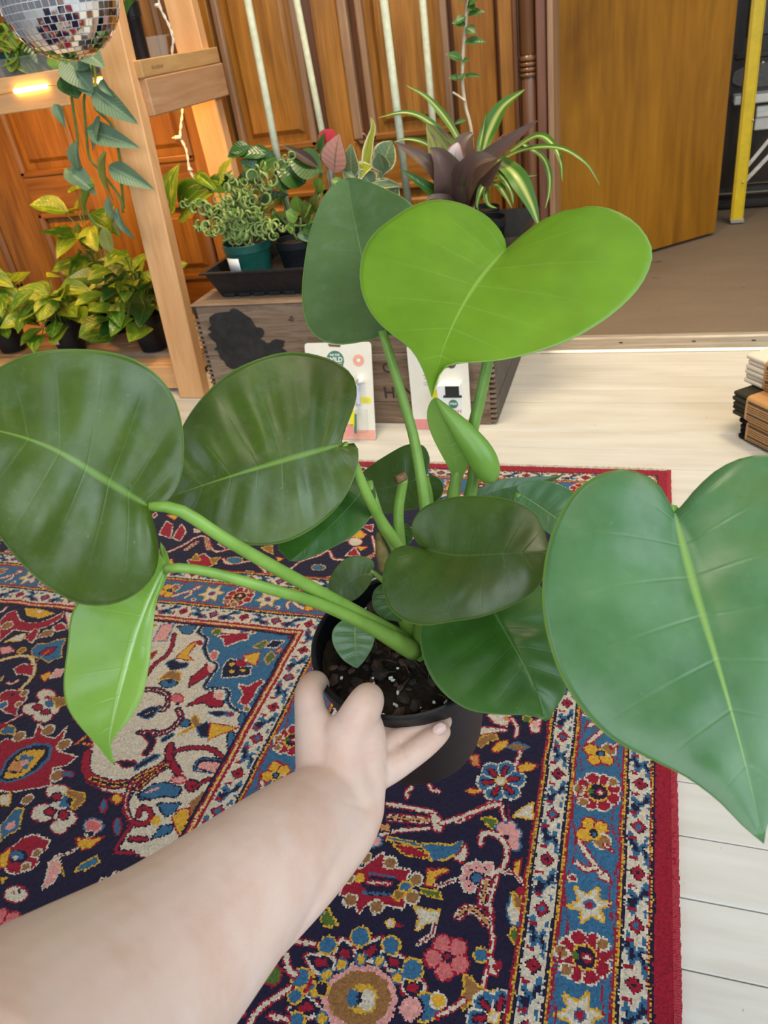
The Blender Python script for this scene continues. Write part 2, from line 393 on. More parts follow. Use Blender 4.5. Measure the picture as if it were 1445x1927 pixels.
# ================================================================== the knotted rug
RUG_X, RUG_Y, RUG_T = 0.0672, 1.434, 0.006     # right edge, far edge, pile height
RUG_MOTIFS = """
P i r 2.2 248,697 233,689 217,692 220,713 229,712 239,708
D t - 5 222,699
S i r 4 216,698 205,713 205,728
P i r 2.2 188,702 174,691 174,714 184,718
P p - 2.2 185,701 176,695 176,708 183,711
P g y 2.0 188,694 189,698 191,701 195,701 198,700 199,696 199,693 196,690 193,690 190,691
P w y 2.2 255,748 248,735 234,727 230,735 240,742 247,753
P i r 2.2 258,720 242,718 219,719 236,725 253,731
F blue - 30 212,803
P t r 2.2 262,770 248,769 244,787 252,786
P y r 2.2 193,777 184,768 170,770 178,781 190,785
P y r 2.2 253,827 245,822 232,823 243,829
P y r 2.2 232,756 227,740 214,736 215,745 224,756
P w b 2.2 215,748 201,738 185,742 197,750
S i r 4 197,775 196,752
P i y 2.2 189,851 180,839 168,827 169,840 165,850 177,850
S i r 6 256,871 238,857 215,838
S i r 3 206,839 202,853 197,861
S r - 2 198,838 192,860
P g y 2.2 225,863 217,859 207,862 212,872 218,870
D p b 7 200,870
D p b 7 190,866
D p b 7 182,873
D p b 7 181,889
D p b 7 185,882
D p b 7 194,877
D p - 7 200,870
D p - 7 190,866
D p - 7 182,873
D p - 7 181,889
D p - 7 185,882
D p - 7 194,877
D n - 4 193,880
S i r 5 221,895 222,886 216,880 201,882 190,895 189,912 192,924 204,934
D p i 7 229,931
D p i 7 223,926
D p i 7 209,925
D p i 7 229,943
D p i 7 223,952
D p i 7 216,931
D p - 6 229,931
D p - 6 223,926
D p - 6 209,925
D p - 6 229,943
D p - 6 223,952
D p - 6 216,931
D n - 1.5 228,931
D n - 1.5 223,928
D n - 1.5 211,926
D n - 1.5 228,943
D n - 1.5 222,952
D b n 6 218,940
S i r 9 207,943 205,967
S n - 6 207,943 205,967
S t - 3.5 207,943 205,967
S i r 3 196,934 198,952 198,968 192,983
S i r 3 194,982 189,1004 188,1021 189,1047 189,1055
S i r 9 228,988 221,980 209,979 197,989
S n - 6 228,988 221,980 209,979 197,989
S t - 3.5 228,988 221,980 209,979 197,989
P y r 2.2 177,912 170,907 170,925 175,926
S r i 2 188,928 177,924 165,934
P i b 2.2 178,969 175,950 165,959 163,977 168,987 174,981
P w y 2.2 175,949 165,953 164,966 169,965
D r - 6 165,945
P g y 2.2 172,999 169,989 163,992 164,1005
D b y 7 197,1024
P i r 2.2 190,1022 182,1027 176,1029 177,1039 185,1041
P r - 2.2 184,1031 177,1028 178,1038 183,1037
P w y 2.2 211,1047 202,1050 195,1055 185,1057 179,1056 189,1064 197,1066 202,1077 211,1080 207,1069 206,1059
F blue - 26 173,1080
S i r 9 337,882 314,879 293,876
S n - 6 337,882 314,879 293,876
S t - 3.5 337,882 314,879 293,876
S i r 5 347,865 308,863 286,864
P i r 2.2 290,867 278,868 271,880 273,890 281,887
S i r 5 274,877 249,862 209,838
S i r 4 348,911 323,898 288,887
P t n 2.2 348,895 335,890 332,900 343,903
D p b 7 348,918
P b y 2.2 293,912 278,907 256,906 243,897 244,909 259,922 276,927 280,919
P r y 2.2 324,918 304,917 279,922 283,927 308,928
S b y 3 333,911 312,911 293,913
P i r 2.2 248,920 239,901 235,910 239,922
P r i 2.2 367,954 352,957 344,944 334,932 326,948 297,947 300,959 289,973 293,994 315,991 321,1006 331,991 340,1009 349,994 368,991 368,978 363,966
D w i 7 354,942
D w i 7 322,942
D w i 7 367,971
D w i 7 287,957
D w i 7 286,979
D w i 7 355,996
D w i 7 322,997
P n - 2.2 349,974 339,963 310,959 299,966 309,980 334,985
S i r 2.5 342,971 315,967
S b - 2.5 342,960 311,958
S b - 2.5 344,984 311,979
D y - 6 352,968
D b y 6 297,968
D w y 5 301,978
P y r 2.2 275,961 276,940 270,941 256,934 252,936 265,947 267,960
P g y 2.2 278,968 258,965 254,972 276,972
P i y 2.2 280,989 267,991 252,987 252,998 263,1004 270,1013 271,1000
P r - 2.2 312,1015 300,1009 285,1012 298,1017
D i y 4 301,1012
S r i 2 264,1026 253,1014 253,1002
S r i 2 262,958 242,947
F coral - 23 231,1033
S i r 4 353,1063 349,1041 334,1049 330,1062 341,1065 353,1063
P n - 2.2 353,1063 349,1041 334,1049 330,1062 341,1065
P r - 2.2 348,1060 346,1048 338,1052 335,1059 341,1061
S i r 4 332,1050 306,1032 303,1048 315,1057 332,1050
P n - 2.2 332,1050 306,1032 303,1048 315,1057
P r - 2.2 324,1049 310,1039 308,1047 314,1053
S i r 4 301,1045 276,1045 277,1057 290,1060 301,1045
P n - 2.2 301,1045 276,1045 277,1057 290,1060
P r - 2.2 294,1048 280,1048 281,1055 288,1057
S i r 4 382,1066 357,1061 349,1072 365,1079 382,1066
P n - 2.2 382,1066 357,1061 349,1072 365,1079
P r - 2.2 374,1067 360,1065 355,1071 364,1075
S i r 4 271,1064 249,1066 251,1078 267,1077 271,1064
P n - 2.2 271,1064 249,1066 251,1078 267,1077
P r - 2.2 266,1067 254,1068 255,1075 264,1075
S i r 4 380,1121 366,1105 356,1108 346,1114 362,1124 380,1121
P n - 2.2 380,1121 366,1105 356,1108 346,1114 362,1124
P r - 2.2 372,1118 364,1109 359,1111 353,1114 362,1120
P r y 2.2 370,1101 369,1081 358,1095
D b y 10 330,1034
D b y 9 363,1050
D b y 9 293,1035
D b y 11 264,1054
D b y 9 379,1088
D b y 7 378,1107
D b y 13 241,1086
D b y 8 368,1130
P p n 2.0 270,1085 272,1106 288,1121 312,1127 336,1121 350,1104 350,1083 333,1066 307,1060 283,1068
P w - 2.0 276,1086 278,1103 292,1116 312,1120 332,1115 344,1102 343,1085 329,1071 308,1066 287,1072
P y - 2.0 291,1089 291,1099 298,1106 308,1108 318,1105 324,1097 324,1087 317,1080 307,1078 297,1081
P i - 2.0 293,1091 293,1097 297,1102 303,1103 309,1101 312,1095 312,1089 309,1084 303,1083 297,1085
P b - 2.0 311,1093 310,1098 313,1102 317,1103 322,1101 325,1096 325,1091 323,1087 318,1086 314,1088
P n - 2.0 309,1092 308,1096 309,1099 310,1099 312,1097 314,1093 315,1089 315,1086 313,1086 311,1088
D y b 5 342,1067
D y b 5 323,1057
D y b 5 303,1055
D y b 5 278,1066
D y b 5 353,1080
D y b 5 358,1098
D y b 5 343,1120
D y i 7 231,1078
D p n 11 256,1091
D n y 6 352,1093
S i r 4 401,1054 377,1052
S i r 5 406,1069 397,1081 386,1086
S i r 5 387,1100 400,1114 412,1129 415,1142
S i r 4 397,1131 378,1130
D g r 9 410,1093
P g y 2.2 380,1023 377,1012 361,1026 372,1030
D p b 6 388,1016
S i r 4 228,1093 214,1081 206,1071
P r i 2.2 1174,627 1176,604 1165,594 1135,618 1110,621 1086,615 1072,603 1062,582 1055,600 1068,625 1094,641 1129,642 1134,674
P y n 2.2 1150,585 1119,583 1076,590 1099,608 1130,604
S n - 3 1160,593 1125,617 1089,615
D w i 10 1150,635
D i - 4 1111,590
P w i 2.2 1067,659 1064,637 1050,632 1041,646 1058,652
P r i 2.2 1054,626 1046,612 1023,625 1039,635
P r i 2.2 1091,657 1087,634 1076,639 1068,669
P i y 2.2 1121,673 1109,656 1097,648 1093,666 1114,669
P p r 2.2 1121,689 1103,683 1087,693 1104,703
D w y 6 1074,689
P b y 2.2 1055,685 1054,670 1036,667 1024,656 1010,651 1000,674 987,692 998,700 1002,707 1022,700 1042,698
P r n 2.2 1033,690 1028,676 1012,671 1012,689 1023,693
S t - 2 1025,709 1021,680
S i y 3 1097,718 1071,702 1047,701 1026,715 1010,741 1009,770
P r i 2.2 1055,731 1046,718 1024,718 1010,741 1030,738 1040,740
P y r 2.2 995,738 986,726 974,732 979,747
P p i 2.2 974,738 976,719 962,717 957,732
P r i 2.2 1037,788 1032,777 994,773 984,789 987,805 977,821 1005,818 1018,810
D w i 6 996,778
D w i 5 989,800
D b i 7 1016,807
D n - 4 1014,784
P i r 2.0 938,773 936,780 941,785 951,787 963,784 971,778 973,771 968,765 958,764 946,767
P i r 2.0 946,803 944,810 948,815 956,817 967,814 974,808 977,801 973,796 964,794 954,797
P i r 2.0 914,814 912,820 917,826 927,827 938,825 946,819 948,812 943,807 933,805 922,808
P i r 2.0 913,797 910,804 912,808 917,809 925,806 931,801 933,794 932,790 926,789 919,792
P i - 2.0 939,773 937,780 942,785 952,786 963,784 970,778 972,771 967,766 957,765 947,767
P i - 2.0 947,803 945,810 949,814 957,816 966,813 974,808 976,801 972,797 964,795 954,798
P i - 2.0 915,814 913,820 918,825 927,826 938,824 945,819 947,813 942,808 933,806 922,808
P i - 2.0 913,798 911,803 913,807 918,808 924,805 930,800 932,795 931,791 926,790 919,793
P i - 2.0 932,793 929,800 932,805 940,806 949,803 956,797 959,790 956,785 948,784 939,787
P r - 2.0 938,779 938,782 941,784 946,784 951,784 954,782 954,779 951,777 946,777 941,777
P r n 2.0 943,800 942,803 945,806 950,806 955,805 959,803 960,800 957,797 952,796 946,797
P r n 2.0 923,807 922,809 925,812 930,812 935,812 939,809 939,807 936,804 931,803 926,804
P b - 2.0 927,790 926,794 928,797 933,798 939,796 944,793 945,789 943,785 938,785 932,786
P w y 2.2 938,779 917,776 907,787 918,796
S i r 2 989,845 978,833 968,818
P b y 2.2 981,855 975,842 960,844 953,855 973,858
P r - 2.0 977,843 977,845 979,847 984,848 990,848 993,845 994,843 991,840 986,840 981,840
P r i 2.2 967,887 960,869 942,867 914,857 924,832 897,852 878,853 875,830 866,853 856,873 822,876 829,892 848,900 832,927 850,935 882,947 917,950 952,915
D w i 9 901,839
D w i 9 941,859
D w i 9 857,859
D w i 9 832,911
P b - 2.2 924,922 930,900 923,879 905,866 882,862 869,869 861,887 864,908 879,925 899,936 920,936
P n - 2.2 920,924 926,901 918,881 902,870 882,866 874,871 866,887 869,906 883,922 902,933 920,932
P y - 2.2 914,927 920,900 914,882 884,873 876,879 877,905 882,921 905,930
P t n 2.2 916,917 918,898 897,905 892,916
D b - 6 894,893
D b - 6 906,892
D p - 6 898,900
D b - 5 890,906
P b r 2.2 828,904 813,901 807,907 823,910
S y r 2 840,855 832,836
S y r 2 828,851 802,852
P i r 2.0 794,931 793,938 799,943 811,946 823,944 831,938 832,932 826,926 814,924 802,926
P i r 2.0 797,966 794,974 799,980 808,981 819,979 827,972 830,965 826,959 816,957 805,960
P i r 2.0 762,981 760,987 763,992 770,993 778,991 785,986 787,980 784,975 777,973 768,976
P i r 2.0 757,968 755,975 759,981 767,983 777,980 785,973 787,966 784,960 775,958 765,961
P i - 2.0 795,931 794,938 800,943 811,945 823,943 830,938 831,932 825,927 814,925 802,926
P i - 2.0 798,967 795,973 800,979 808,981 819,978 827,972 829,965 825,960 816,958 805,961
P i - 2.0 763,981 761,987 764,991 770,993 778,990 784,986 786,980 783,976 777,974 769,976
P i - 2.0 758,968 756,975 759,980 767,982 777,979 784,973 786,966 783,961 775,959 766,962
P i - 2.0 778,958 775,966 780,972 789,973 799,970 808,964 810,956 806,950 797,948 786,951
P r n 2.0 802,941 801,945 803,947 807,948 812,947 816,944 817,941 815,938 811,937 806,938
P r n 2.0 793,964 793,967 795,970 800,971 806,970 809,968 810,965 807,962 802,961 797,962
P r n 2.0 772,965 770,969 772,972 777,973 782,971 786,968 788,964 786,961 781,960 776,962
P b - 2.2 794,956 800,938 783,945 778,953
P w y 2.2 800,930 773,931 764,939 767,955 775,952 778,940 795,936
P n - 2.2 792,942 782,939 779,946 786,948
P y r 2.2 727,929 722,921 709,926 713,935
P b r 2.0 726,940 724,944 724,948 726,948 730,946 734,941 736,936 736,933 734,933 730,935
P p b 2.0 713,968 712,974 716,979 724,980 732,978 739,973 740,967 736,962 728,961 719,963
P c - 2.0 717,969 716,974 719,977 725,979 732,977 737,973 738,968 735,964 729,963 722,965
P y r 2.2 737,993 722,990 703,985 710,1000 720,1005 731,1000
P n i 2.0 719,981 718,984 720,986 723,986 726,985 728,983 729,981 728,979 725,978 721,979
P b y 2.2 842,1018 839,1011 829,996 845,969 857,972 855,985 858,999
D p - 7 843,996
P r i 2.2 819,1044 820,1027 812,1008 801,1001 773,1004 770,1017 780,1027 767,1033 769,1041 784,1051 798,1054
P n - 2.0 786,1028 786,1034 792,1039 802,1041 813,1040 821,1036 821,1030 815,1025 804,1023 793,1024
P b - 2.0 794,1029 793,1033 796,1036 803,1037 809,1036 814,1033 815,1029 812,1026 805,1025 799,1026
P i - 2.0 800,1033 800,1035 801,1036 803,1037 806,1036 808,1035 808,1034 807,1032 804,1032 802,1032
P y r 2.2 827,1037 821,1023 808,1048 815,1051
D w i 5 778,1023
D w i 5 780,1042
P p i 2.2 752,1030 745,1024 733,1032 730,1053 738,1063 743,1048
S r i 2 749,1022 735,1014 729,1007
S y - 2 735,1030 720,1043
P b y 2.2 709,1033 707,1024 693,1011 686,1016 695,1028
P i r 2.0 753,1074 752,1080 756,1085 765,1087 775,1085 782,1080 784,1074 780,1069 771,1067 761,1069
P n - 2.0 764,1072 762,1075 762,1076 763,1077 765,1075 767,1073 769,1071 769,1069 768,1069 766,1070
P r - 2.0 771,1076 770,1077 771,1078 772,1078 774,1077 775,1077 775,1076 775,1075 774,1074 772,1075
D w i 7 850,954
P i y 2.2 894,957 881,952 871,969 884,969
P y - 2.2 804,1063 795,1060 795,1069 799,1070
P b r 2.0 688,965 685,972 685,976 688,977 692,973 697,967 701,961 701,956 698,956 694,959
P i r 2.2 1074,566 1004,641 921,743 876,811 836,830 808,852 811,866 802,888 780,910 747,920 713,919 699,943 676,963 675,982 674,1001 644,996 605,999 567,1011 512,1019 590,572 892,551
S r n 12 809,866 798,888 776,904 744,909 715,901 705,887 683,866 678,850 689,836
S y - 7 776,904 744,909 715,901 705,887 683,866 678,850
S n - 4 776,904 744,909 715,901 705,887 683,866 678,850
S r n 6 713,899 706,923 697,940 679,955 659,957 652,946 662,935 675,935 673,947
S i - 1.2 713,899 706,923 697,940 679,955
S n - 3 699,926 699,907 691,893
S r n 5 674,962 675,982 672,998 651,995
S r n 5 664,978 644,974
P n r 2.2 756,872 728,866 720,871 739,879
S b n 4 719,876 712,859 698,850
S i - 1.2 717,871 701,853
P b n 2.2 693,918 672,894 637,893 633,902 658,909 682,924
P p - 2.2 683,906 668,896 663,900 678,908
P r n 2.0 613,886 612,891 615,895 620,896 626,894 631,889 632,884 629,880 623,879 617,881
D n - 3 620,888
P p r 2.0 640,881 641,884 644,887 650,888 656,887 659,885 659,881 656,879 650,878 644,879
P b n 2.2 654,924 624,916 625,930 634,939
P w - 2.2 604,933 611,911 598,890 590,910 596,931
P y r 2.2 623,939 619,925 607,922 598,943 599,961 611,952
P b n 2.2 636,972 632,954 619,949 615,959
P p b 2.2 628,864 630,851 610,850 604,862
D y - 7 644,948
P b - 2.2 770,583 768,598 747,611 738,633 717,655 696,667 695,714 661,712 649,721 645,734 628,747 609,757 599,771 588,779 582,571
S n b 5 770,583 768,598 747,611 738,633 717,655 696,667 695,714 661,712 649,721 645,734 628,747 609,757 599,771
S i - 1.3 767,582 765,597 743,611 735,632 714,654 693,667 692,714 658,711 646,720 642,733 625,747 606,757 597,771
P r i 2.2 729,602 712,596 678,588 674,601 690,610 703,623 716,607
P i r 2.2 734,583 693,582 694,592 724,593
D g y 7 737,592
D w i 4 671,585
P g t 2.2 656,616 641,599 635,606 644,617
P g t 2.2 623,641 620,625 608,635 612,652
P n i 2.2 634,614 628,599 609,596 615,613
P t r 2.2 614,621 605,613 605,625
P y r 2.2 663,640 639,626 631,657 645,653
P n i 2.2 684,667 682,651 670,651 656,664 638,661 633,678 653,685 676,691 680,680
P r - 2.0 648,654 648,659 651,663 657,664 664,662 668,657 669,651 666,647 659,646 653,649
P y - 2.0 668,660 668,662 669,664 672,665 675,663 677,661 677,658 676,657 673,656 670,657
P y - 2.0 661,674 661,677 662,678 664,679 667,678 669,675 669,673 668,671 666,671 663,672
P y - 2.0 644,671 644,673 645,674 648,675 651,674 652,672 653,670 651,669 648,668 645,669
P i - 2.0 651,648 651,650 651,652 653,652 656,651 657,649 658,646 657,645 655,644 653,646
P c i 2.2 720,649 721,637 709,636 705,650 708,657
P r i 2.2 640,702 624,703 611,686 602,690 608,703 606,722 609,739 624,736 623,719
S r n 6 594,579 603,584
P r n 2.2 599,655 599,628 592,633 594,678
P n - 2.2 602,699 595,686 593,706
D w i 5 606,746
P b n 2.0 597,806 594,815 594,821 597,822 603,817 608,808 612,798 612,792 609,791 603,796
P y r 2.2 777,662 767,627 760,621 759,652 745,662 764,661
P n b 2.2 788,675 778,666 767,672 750,669 749,678 770,689
P i - 2.2 773,667 763,662 760,671
P w y 2.2 779,712 772,691 750,694 744,709 766,705
P b n 2.0 744,715 745,720 750,724 759,725 768,723 773,720 773,715 768,711 758,709 750,711
P n - 2.0 754,712 754,714 756,716 759,716 761,715 763,714 764,711 762,710 759,710 756,710
P r n 2.2 721,720 728,699 719,680 717,667 700,686 712,705
P p - 2.0 700,675 699,680 701,683 704,683 708,681 711,677 712,673 711,669 708,669 704,671
P r - 2.0 748,621 747,625 749,628 751,628 755,626 758,623 759,619 758,617 755,616 751,618
P r n 2.2 702,754 694,739 683,729 677,722 663,737 651,737 649,746 667,751 680,744
P p i 2.0 655,727 654,731 657,734 662,735 666,733 670,730 670,726 667,723 663,722 658,724
P n b 2.2 663,762 648,756 631,758 646,766
P r b 2.0 624,760 623,762 625,764 627,764 630,763 632,762 632,759 631,758 628,757 625,758
P b n 2.0 681,786 680,791 683,794 689,795 694,793 698,789 699,785 696,782 691,781 685,783
P w y 2.2 687,809 672,791 683,780 681,771 660,790 669,793
P n b 2.2 666,793 656,781 644,786 641,804 653,807
P y r 2.2 639,811 648,781 604,783 628,800
P b n 2.0 601,766 598,773 598,778 601,778 605,774 609,768 611,760 612,756 609,755 605,759
S r n 8 801,741 776,734 752,738 740,752 738,771 748,768
S i n 1.2 801,741 776,734 752,738 740,752 738,771 748,768
S r n 8 715,765 702,778 704,799 720,815 753,817
S i n 1.2 715,765 702,778 704,799 720,815 753,817
P c r 2.0 718,743 717,748 721,752 728,753 734,751 739,747 739,742 736,738 729,737 723,739
P i - 2.0 727,754 726,756 728,758 731,758 733,757 735,756 735,754 734,752 731,752 728,753
P n - 2.0 719,754 718,756 719,758 721,758 723,757 725,755 725,753 724,752 723,751 720,752
P n b 2.2 773,786 761,767 748,768 747,786 755,791
S i - 1 760,783 752,774
S n r 9 737,821 721,831 720,849
S n b 5 707,823 698,811
S r n 6 678,842 656,829 629,826 600,837
S r n 9 690,830 680,852 653,873
P p n 2.2 631,859 628,849 596,846 596,862
S b n 2 633,862 632,846 598,842
P b n 2.2 690,919 680,897 664,891 637,894 634,908 653,910 669,919
P p - 2.2 684,911 671,898 665,901 678,910
P p r 2.0 636,881 636,884 640,887 646,888 652,887 655,885 655,882 651,879 645,878 639,879
P r n 2.0 614,887 613,892 616,896 621,897 627,895 632,890 633,885 630,881 624,880 618,882
P n - 2.0 617,890 617,891 617,893 619,893 621,892 622,891 623,889 622,888 620,887 618,888
S n b 7 719,873 703,852
S r n 10 698,906 689,882 676,864
S y - 6 698,906 689,882 676,865
S n - 3.5 698,906 689,882 676,865
P p b 2.2 840,630 847,588 825,585 817,627
P b n 2.2 814,590 781,582 780,603 793,605
S r n 6 805,707 805,681 796,651 810,610
P r w 2.2 829,663 820,652 817,670
S r n 5 617,890 604,872
P w - 2.2 613,915 604,894 595,896 599,919
S i r 3.5 953,385 936,361 907,324 857,369 826,360 805,358
S i r 3.5 786,367 758,390 710,428
S i r 3.5 761,390 803,406 824,392
S i r 3.5 708,425 677,411 665,385 634,361 620,343 601,367 571,369
S i r 3.5 607,315 591,303
S i r 3.5 549,287 526,338 537,355
S i r 9 920,370 910,347
S n - 6 920,370 910,347
S t - 3.5 920,370 910,347
S i r 9 894,334 871,365
S n - 6 894,334 871,365
S t - 3.5 894,334 871,365
S i r 9 537,365 525,343
S n - 6 537,365 525,343
S t - 3.5 537,365 525,343
P r i 2.2 1006,328 1017,281 996,291 977,337
P r i 2.2 970,336 977,289 953,311 949,345
P r i 2.2 858,347 842,334 839,356
P r i 2.2 896,406 873,382 830,409 850,432 875,424
P r i 2.2 580,355 572,328 554,352
P w y 2.2 851,395 833,388 834,414
P w y 2.2 890,384 869,403 889,405
P b y 2.0 783,393 783,398 789,403 798,404 808,401 813,396 813,391 807,387 797,386 788,388
P b y 2.0 606,395 607,400 613,404 622,405 630,403 634,399 633,394 627,390 618,389 610,391
P y r 2.2 589,297 582,268 563,283 571,301
P i r 2.0 565,308 565,316 570,321 578,322 586,318 591,311 591,303 586,298 578,297 570,301
P y r 2.2 570,325 548,322 556,336
P r i 2.2 582,257 557,249 554,271
P y r 2.2 1031,257 1004,254 1002,273
P w y 2.2 760,348 742,340 727,366
P y r 2.2 716,375 701,378 707,389
P w y 2.2 604,432 589,420 590,435
P b y 2.0 974,382 973,387 976,390 983,391 990,389 995,384 996,379 992,375 986,375 979,377
P y r 2.2 936,426 934,405 916,429
"""
KN = 2.0                                       # knot size in mm
NU, NV = 900, 800
PAL = dict(n=(0.0115, 0.0085, 0.027), b=(0.030, 0.105, 0.200), r=(0.245, 0.008, 0.022), i=(0.49, 0.425, 0.330), y=(0.52, 0.285, 0.026), w=(0.235, 0.108, 0.036),
           p=(0.55, 0.25, 0.225), g=(0.062, 0.110, 0.020), t=(0.46, 0.20, 0.060), c=(0.47, 0.115, 0.115))
KEY = list(PAL); IDX = {k: q for q, k in enumerate(KEY)}
rg = np.random.default_rng(3)
UU, VV = np.meshgrid((np.arange(NU)+0.5)*KN, (np.arange(NV)+0.5)*KN, indexing='ij')   # u leftwards, v towards the eye
def wob(a, s):                                 # slow weaving irregularity
    g = rg.normal(0, a, (NU//s+3, NV//s+3)); x = np.arange(NU)/s; y = np.arange(NV)/s
    xi, yi = x.astype(int), y.astype(int); fx, fy = (x-xi)[:, None], (y-yi)[None, :]
    return g[np.ix_(xi, yi)]*(1-fx)*(1-fy)+g[np.ix_(xi+1, yi)]*fx*(1-fy)+g[np.ix_(xi, yi+1)]*(1-fx)*fy+g[np.ix_(xi+1, yi+1)]*fx*fy
UJ = UU+rg.uniform(-0.9, 0.9, UU.shape)+wob(1.0, 14); VJ = VV+rg.uniform(-0.9, 0.9, UU.shape)+wob(1.0, 14)
G = np.full((NU, NV), IDX['n'], np.uint8)
def _win(P, pad):
    a0, b0 = P.min(0)-pad-3; a1, b1 = P.max(0)+pad+3
    return slice(max(0, int(a0/KN)), max(0, min(NU, int(a1/KN)+1))), slice(max(0, int(b0/KN)), max(0, min(NV, int(b1/KN)+1)))
def r_seg(P, w):
    s = _win(P, w); X, Y = UJ[s], VJ[s]; m = np.zeros(X.shape, bool)
    for (ax, ay), (bx_, by) in zip(P[:-1], P[1:]):
        dx, dy = bx_-ax, by-ay; L = dx*dx+dy*dy+1e-9
        t = np.clip(((X-ax)*dx+(Y-ay)*dy)/L, 0, 1); m |= (X-ax-t*dx)**2+(Y-ay-t*dy)**2 < w*w
    return s, m
def r_poly(P):
    s = _win(P, 0); X, Y = UJ[s], VJ[s]; m = np.zeros(X.shape, bool); n = len(P)
    for q in range(n):
        (ax, ay), (bx_, by) = P[q], P[(q+1) % n]
        if ay == by: continue
        c_ = ((ay > Y) != (by > Y)) & (X < (bx_-ax)*(Y-ay)/(by-ay)+ax); m ^= c_
    return s, m
def paint(sm, k): s, m = sm; G[s][m] = IDX[k]
def d_poly(P, k, out=None, ow=2.2):
    P = np.array(P, float)
    if out: paint(r_seg(np.vstack([P, P[:1]]), ow), out)
    paint(r_poly(P), k)
def d_line(P, k, w, out=None):
    P = np.array(P, float)
    if len(P) > 2: P = resample([tuple(q) for q in P], 6*len(P))
    if out: paint(r_seg(P, w/2+1.9), out)
    paint(r_seg(P, w/2), k)
def d_disc(c_, r, k, out=None):
    a = np.arange(14)*2*PI/14; P = np.stack([c_[0]+r*np.cos(a), c_[1]+r*np.sin(a)], 1); d_poly(P, k, out)
def d_flower(c_, R, kind):
    n, pc, oc = (6, 'b', 'i') if kind == 'blue' else (5, 'c', 'r')
    for ps in (0, 1):
        for q in range(n):
            a = 2*PI*q/n+0.3; o = (c_[0]+0.62*R*math.cos(a), c_[1]+0.62*R*math.sin(a))
            d_disc(o, 0.40*R, pc, oc if ps == 0 else None)
    for q in range(n):
        a = 2*PI*q/n+0.3
        if kind == 'blue': d_line([(c_[0]+f*R*math.cos(a), c_[1]+f*R*math.sin(a)) for f in (0.38, 0.72)], 'r', 0.18*R, 'n')
        a += PI/n; d_line([(c_[0]+f*R*math.cos(a), c_[1]+f*R*math.sin(a)) for f in (0.3, 0.8)], oc, 1.6)
    if kind == 'blue': d_disc(c_, 0.26*R, 'y'); d_disc(c_, 0.19*R, 'i')
    else: d_disc(c_, 0.26*R, 'n'); d_disc(c_, 0.16*R, 'r')
def draw_traced():
    for ln in RUG_MOTIFS.strip().splitlines():
        f = ln.split(); P = [tuple(float(q) for q in s.split(',')) for s in f[4:]]; out = None if f[2] == '-' else f[2]; wd = float(f[3])
        if f[0] == 'P': d_poly(P, f[1], out, wd)
        elif f[0] == 'S': d_line(P, f[1], wd, out)
        elif f[0] == 'D': d_disc(P[0], wd, f[1], out)
        else: d_flower(P[0], wd, f[1])
def fill_navy(rr, tries, lo, hi, ground='n', win=None):
    """flowers, buds and leaves where the ground is still plain"""
    for _ in range(tries):
        u_, v_ = (rr.uniform(20, NU*KN-20), rr.uniform(20, NV*KN-20)) if win is None else (rr.uniform(win[0], win[1]), rr.uniform(win[2], win[3])); R = rr.uniform(lo, hi); iu, iv = int(u_/KN), int(v_/KN); h = int((R+5)/KN)
        w_ = G[max(0, iu-h):iu+h, max(0, iv-h):iv+h]
        if w_.size == 0 or (w_ != IDX[ground]).any(): continue
        q = rr.random(); a = rr.uniform(0, 6.28); d = (math.cos(a), math.sin(a))
        if R > 15: 
            if q < 0.35: d_flower((u_, v_), R, 'blue')
            elif q < 0.55: d_flower((u_, v_), R, 'coral')
            else:
                n = 8; d_poly([(u_+R*(1 if k_ % 2 else 0.62)*math.cos(k_*PI/n), v_+R*(1 if k_ % 2 else 0.62)*math.sin(k_*PI/n)) for k_ in range(2*n)], 'r', 'i')
                d_disc((u_, v_), R*0.42, 'n'); d_disc((u_, v_), R*0.24, 'i', 'w')
        elif q < 0.45:
            k_, o_ = rr.choice([('b', 'y'), ('y', 'r'), ('g', 'y'), ('p', 'i'), ('w', 'y'), ('i', 'r'), ('r', 'i')])
            d_poly([(u_+d[0]*R, v_+d[1]*R), (u_-d[1]*R*0.5, v_+d[0]*R*0.5), (u_-d[0]*R, v_-d[1]*R), (u_+d[1]*R*0.45, v_-d[0]*R*0.45)], k_, o_)
        else:
            d_line([(u_-d[0]*R, v_-d[1]*R), (u_-d[1]*R*0.5, v_+d[0]*R*0.5), (u_+d[0]*R, v_+d[1]*R)], 'i' if ground == 'n' else 'r', 3.4, 'r' if ground == 'n' else 'n')
draw_traced()
rr = random.Random(8); fill_navy(rr, 1500, 17, 30); fill_navy(rr, 5000, 7, 14)
draw_traced()
fill_navy(rr, 900, 8, 15, 'i', (790, 1010, 590, 800))
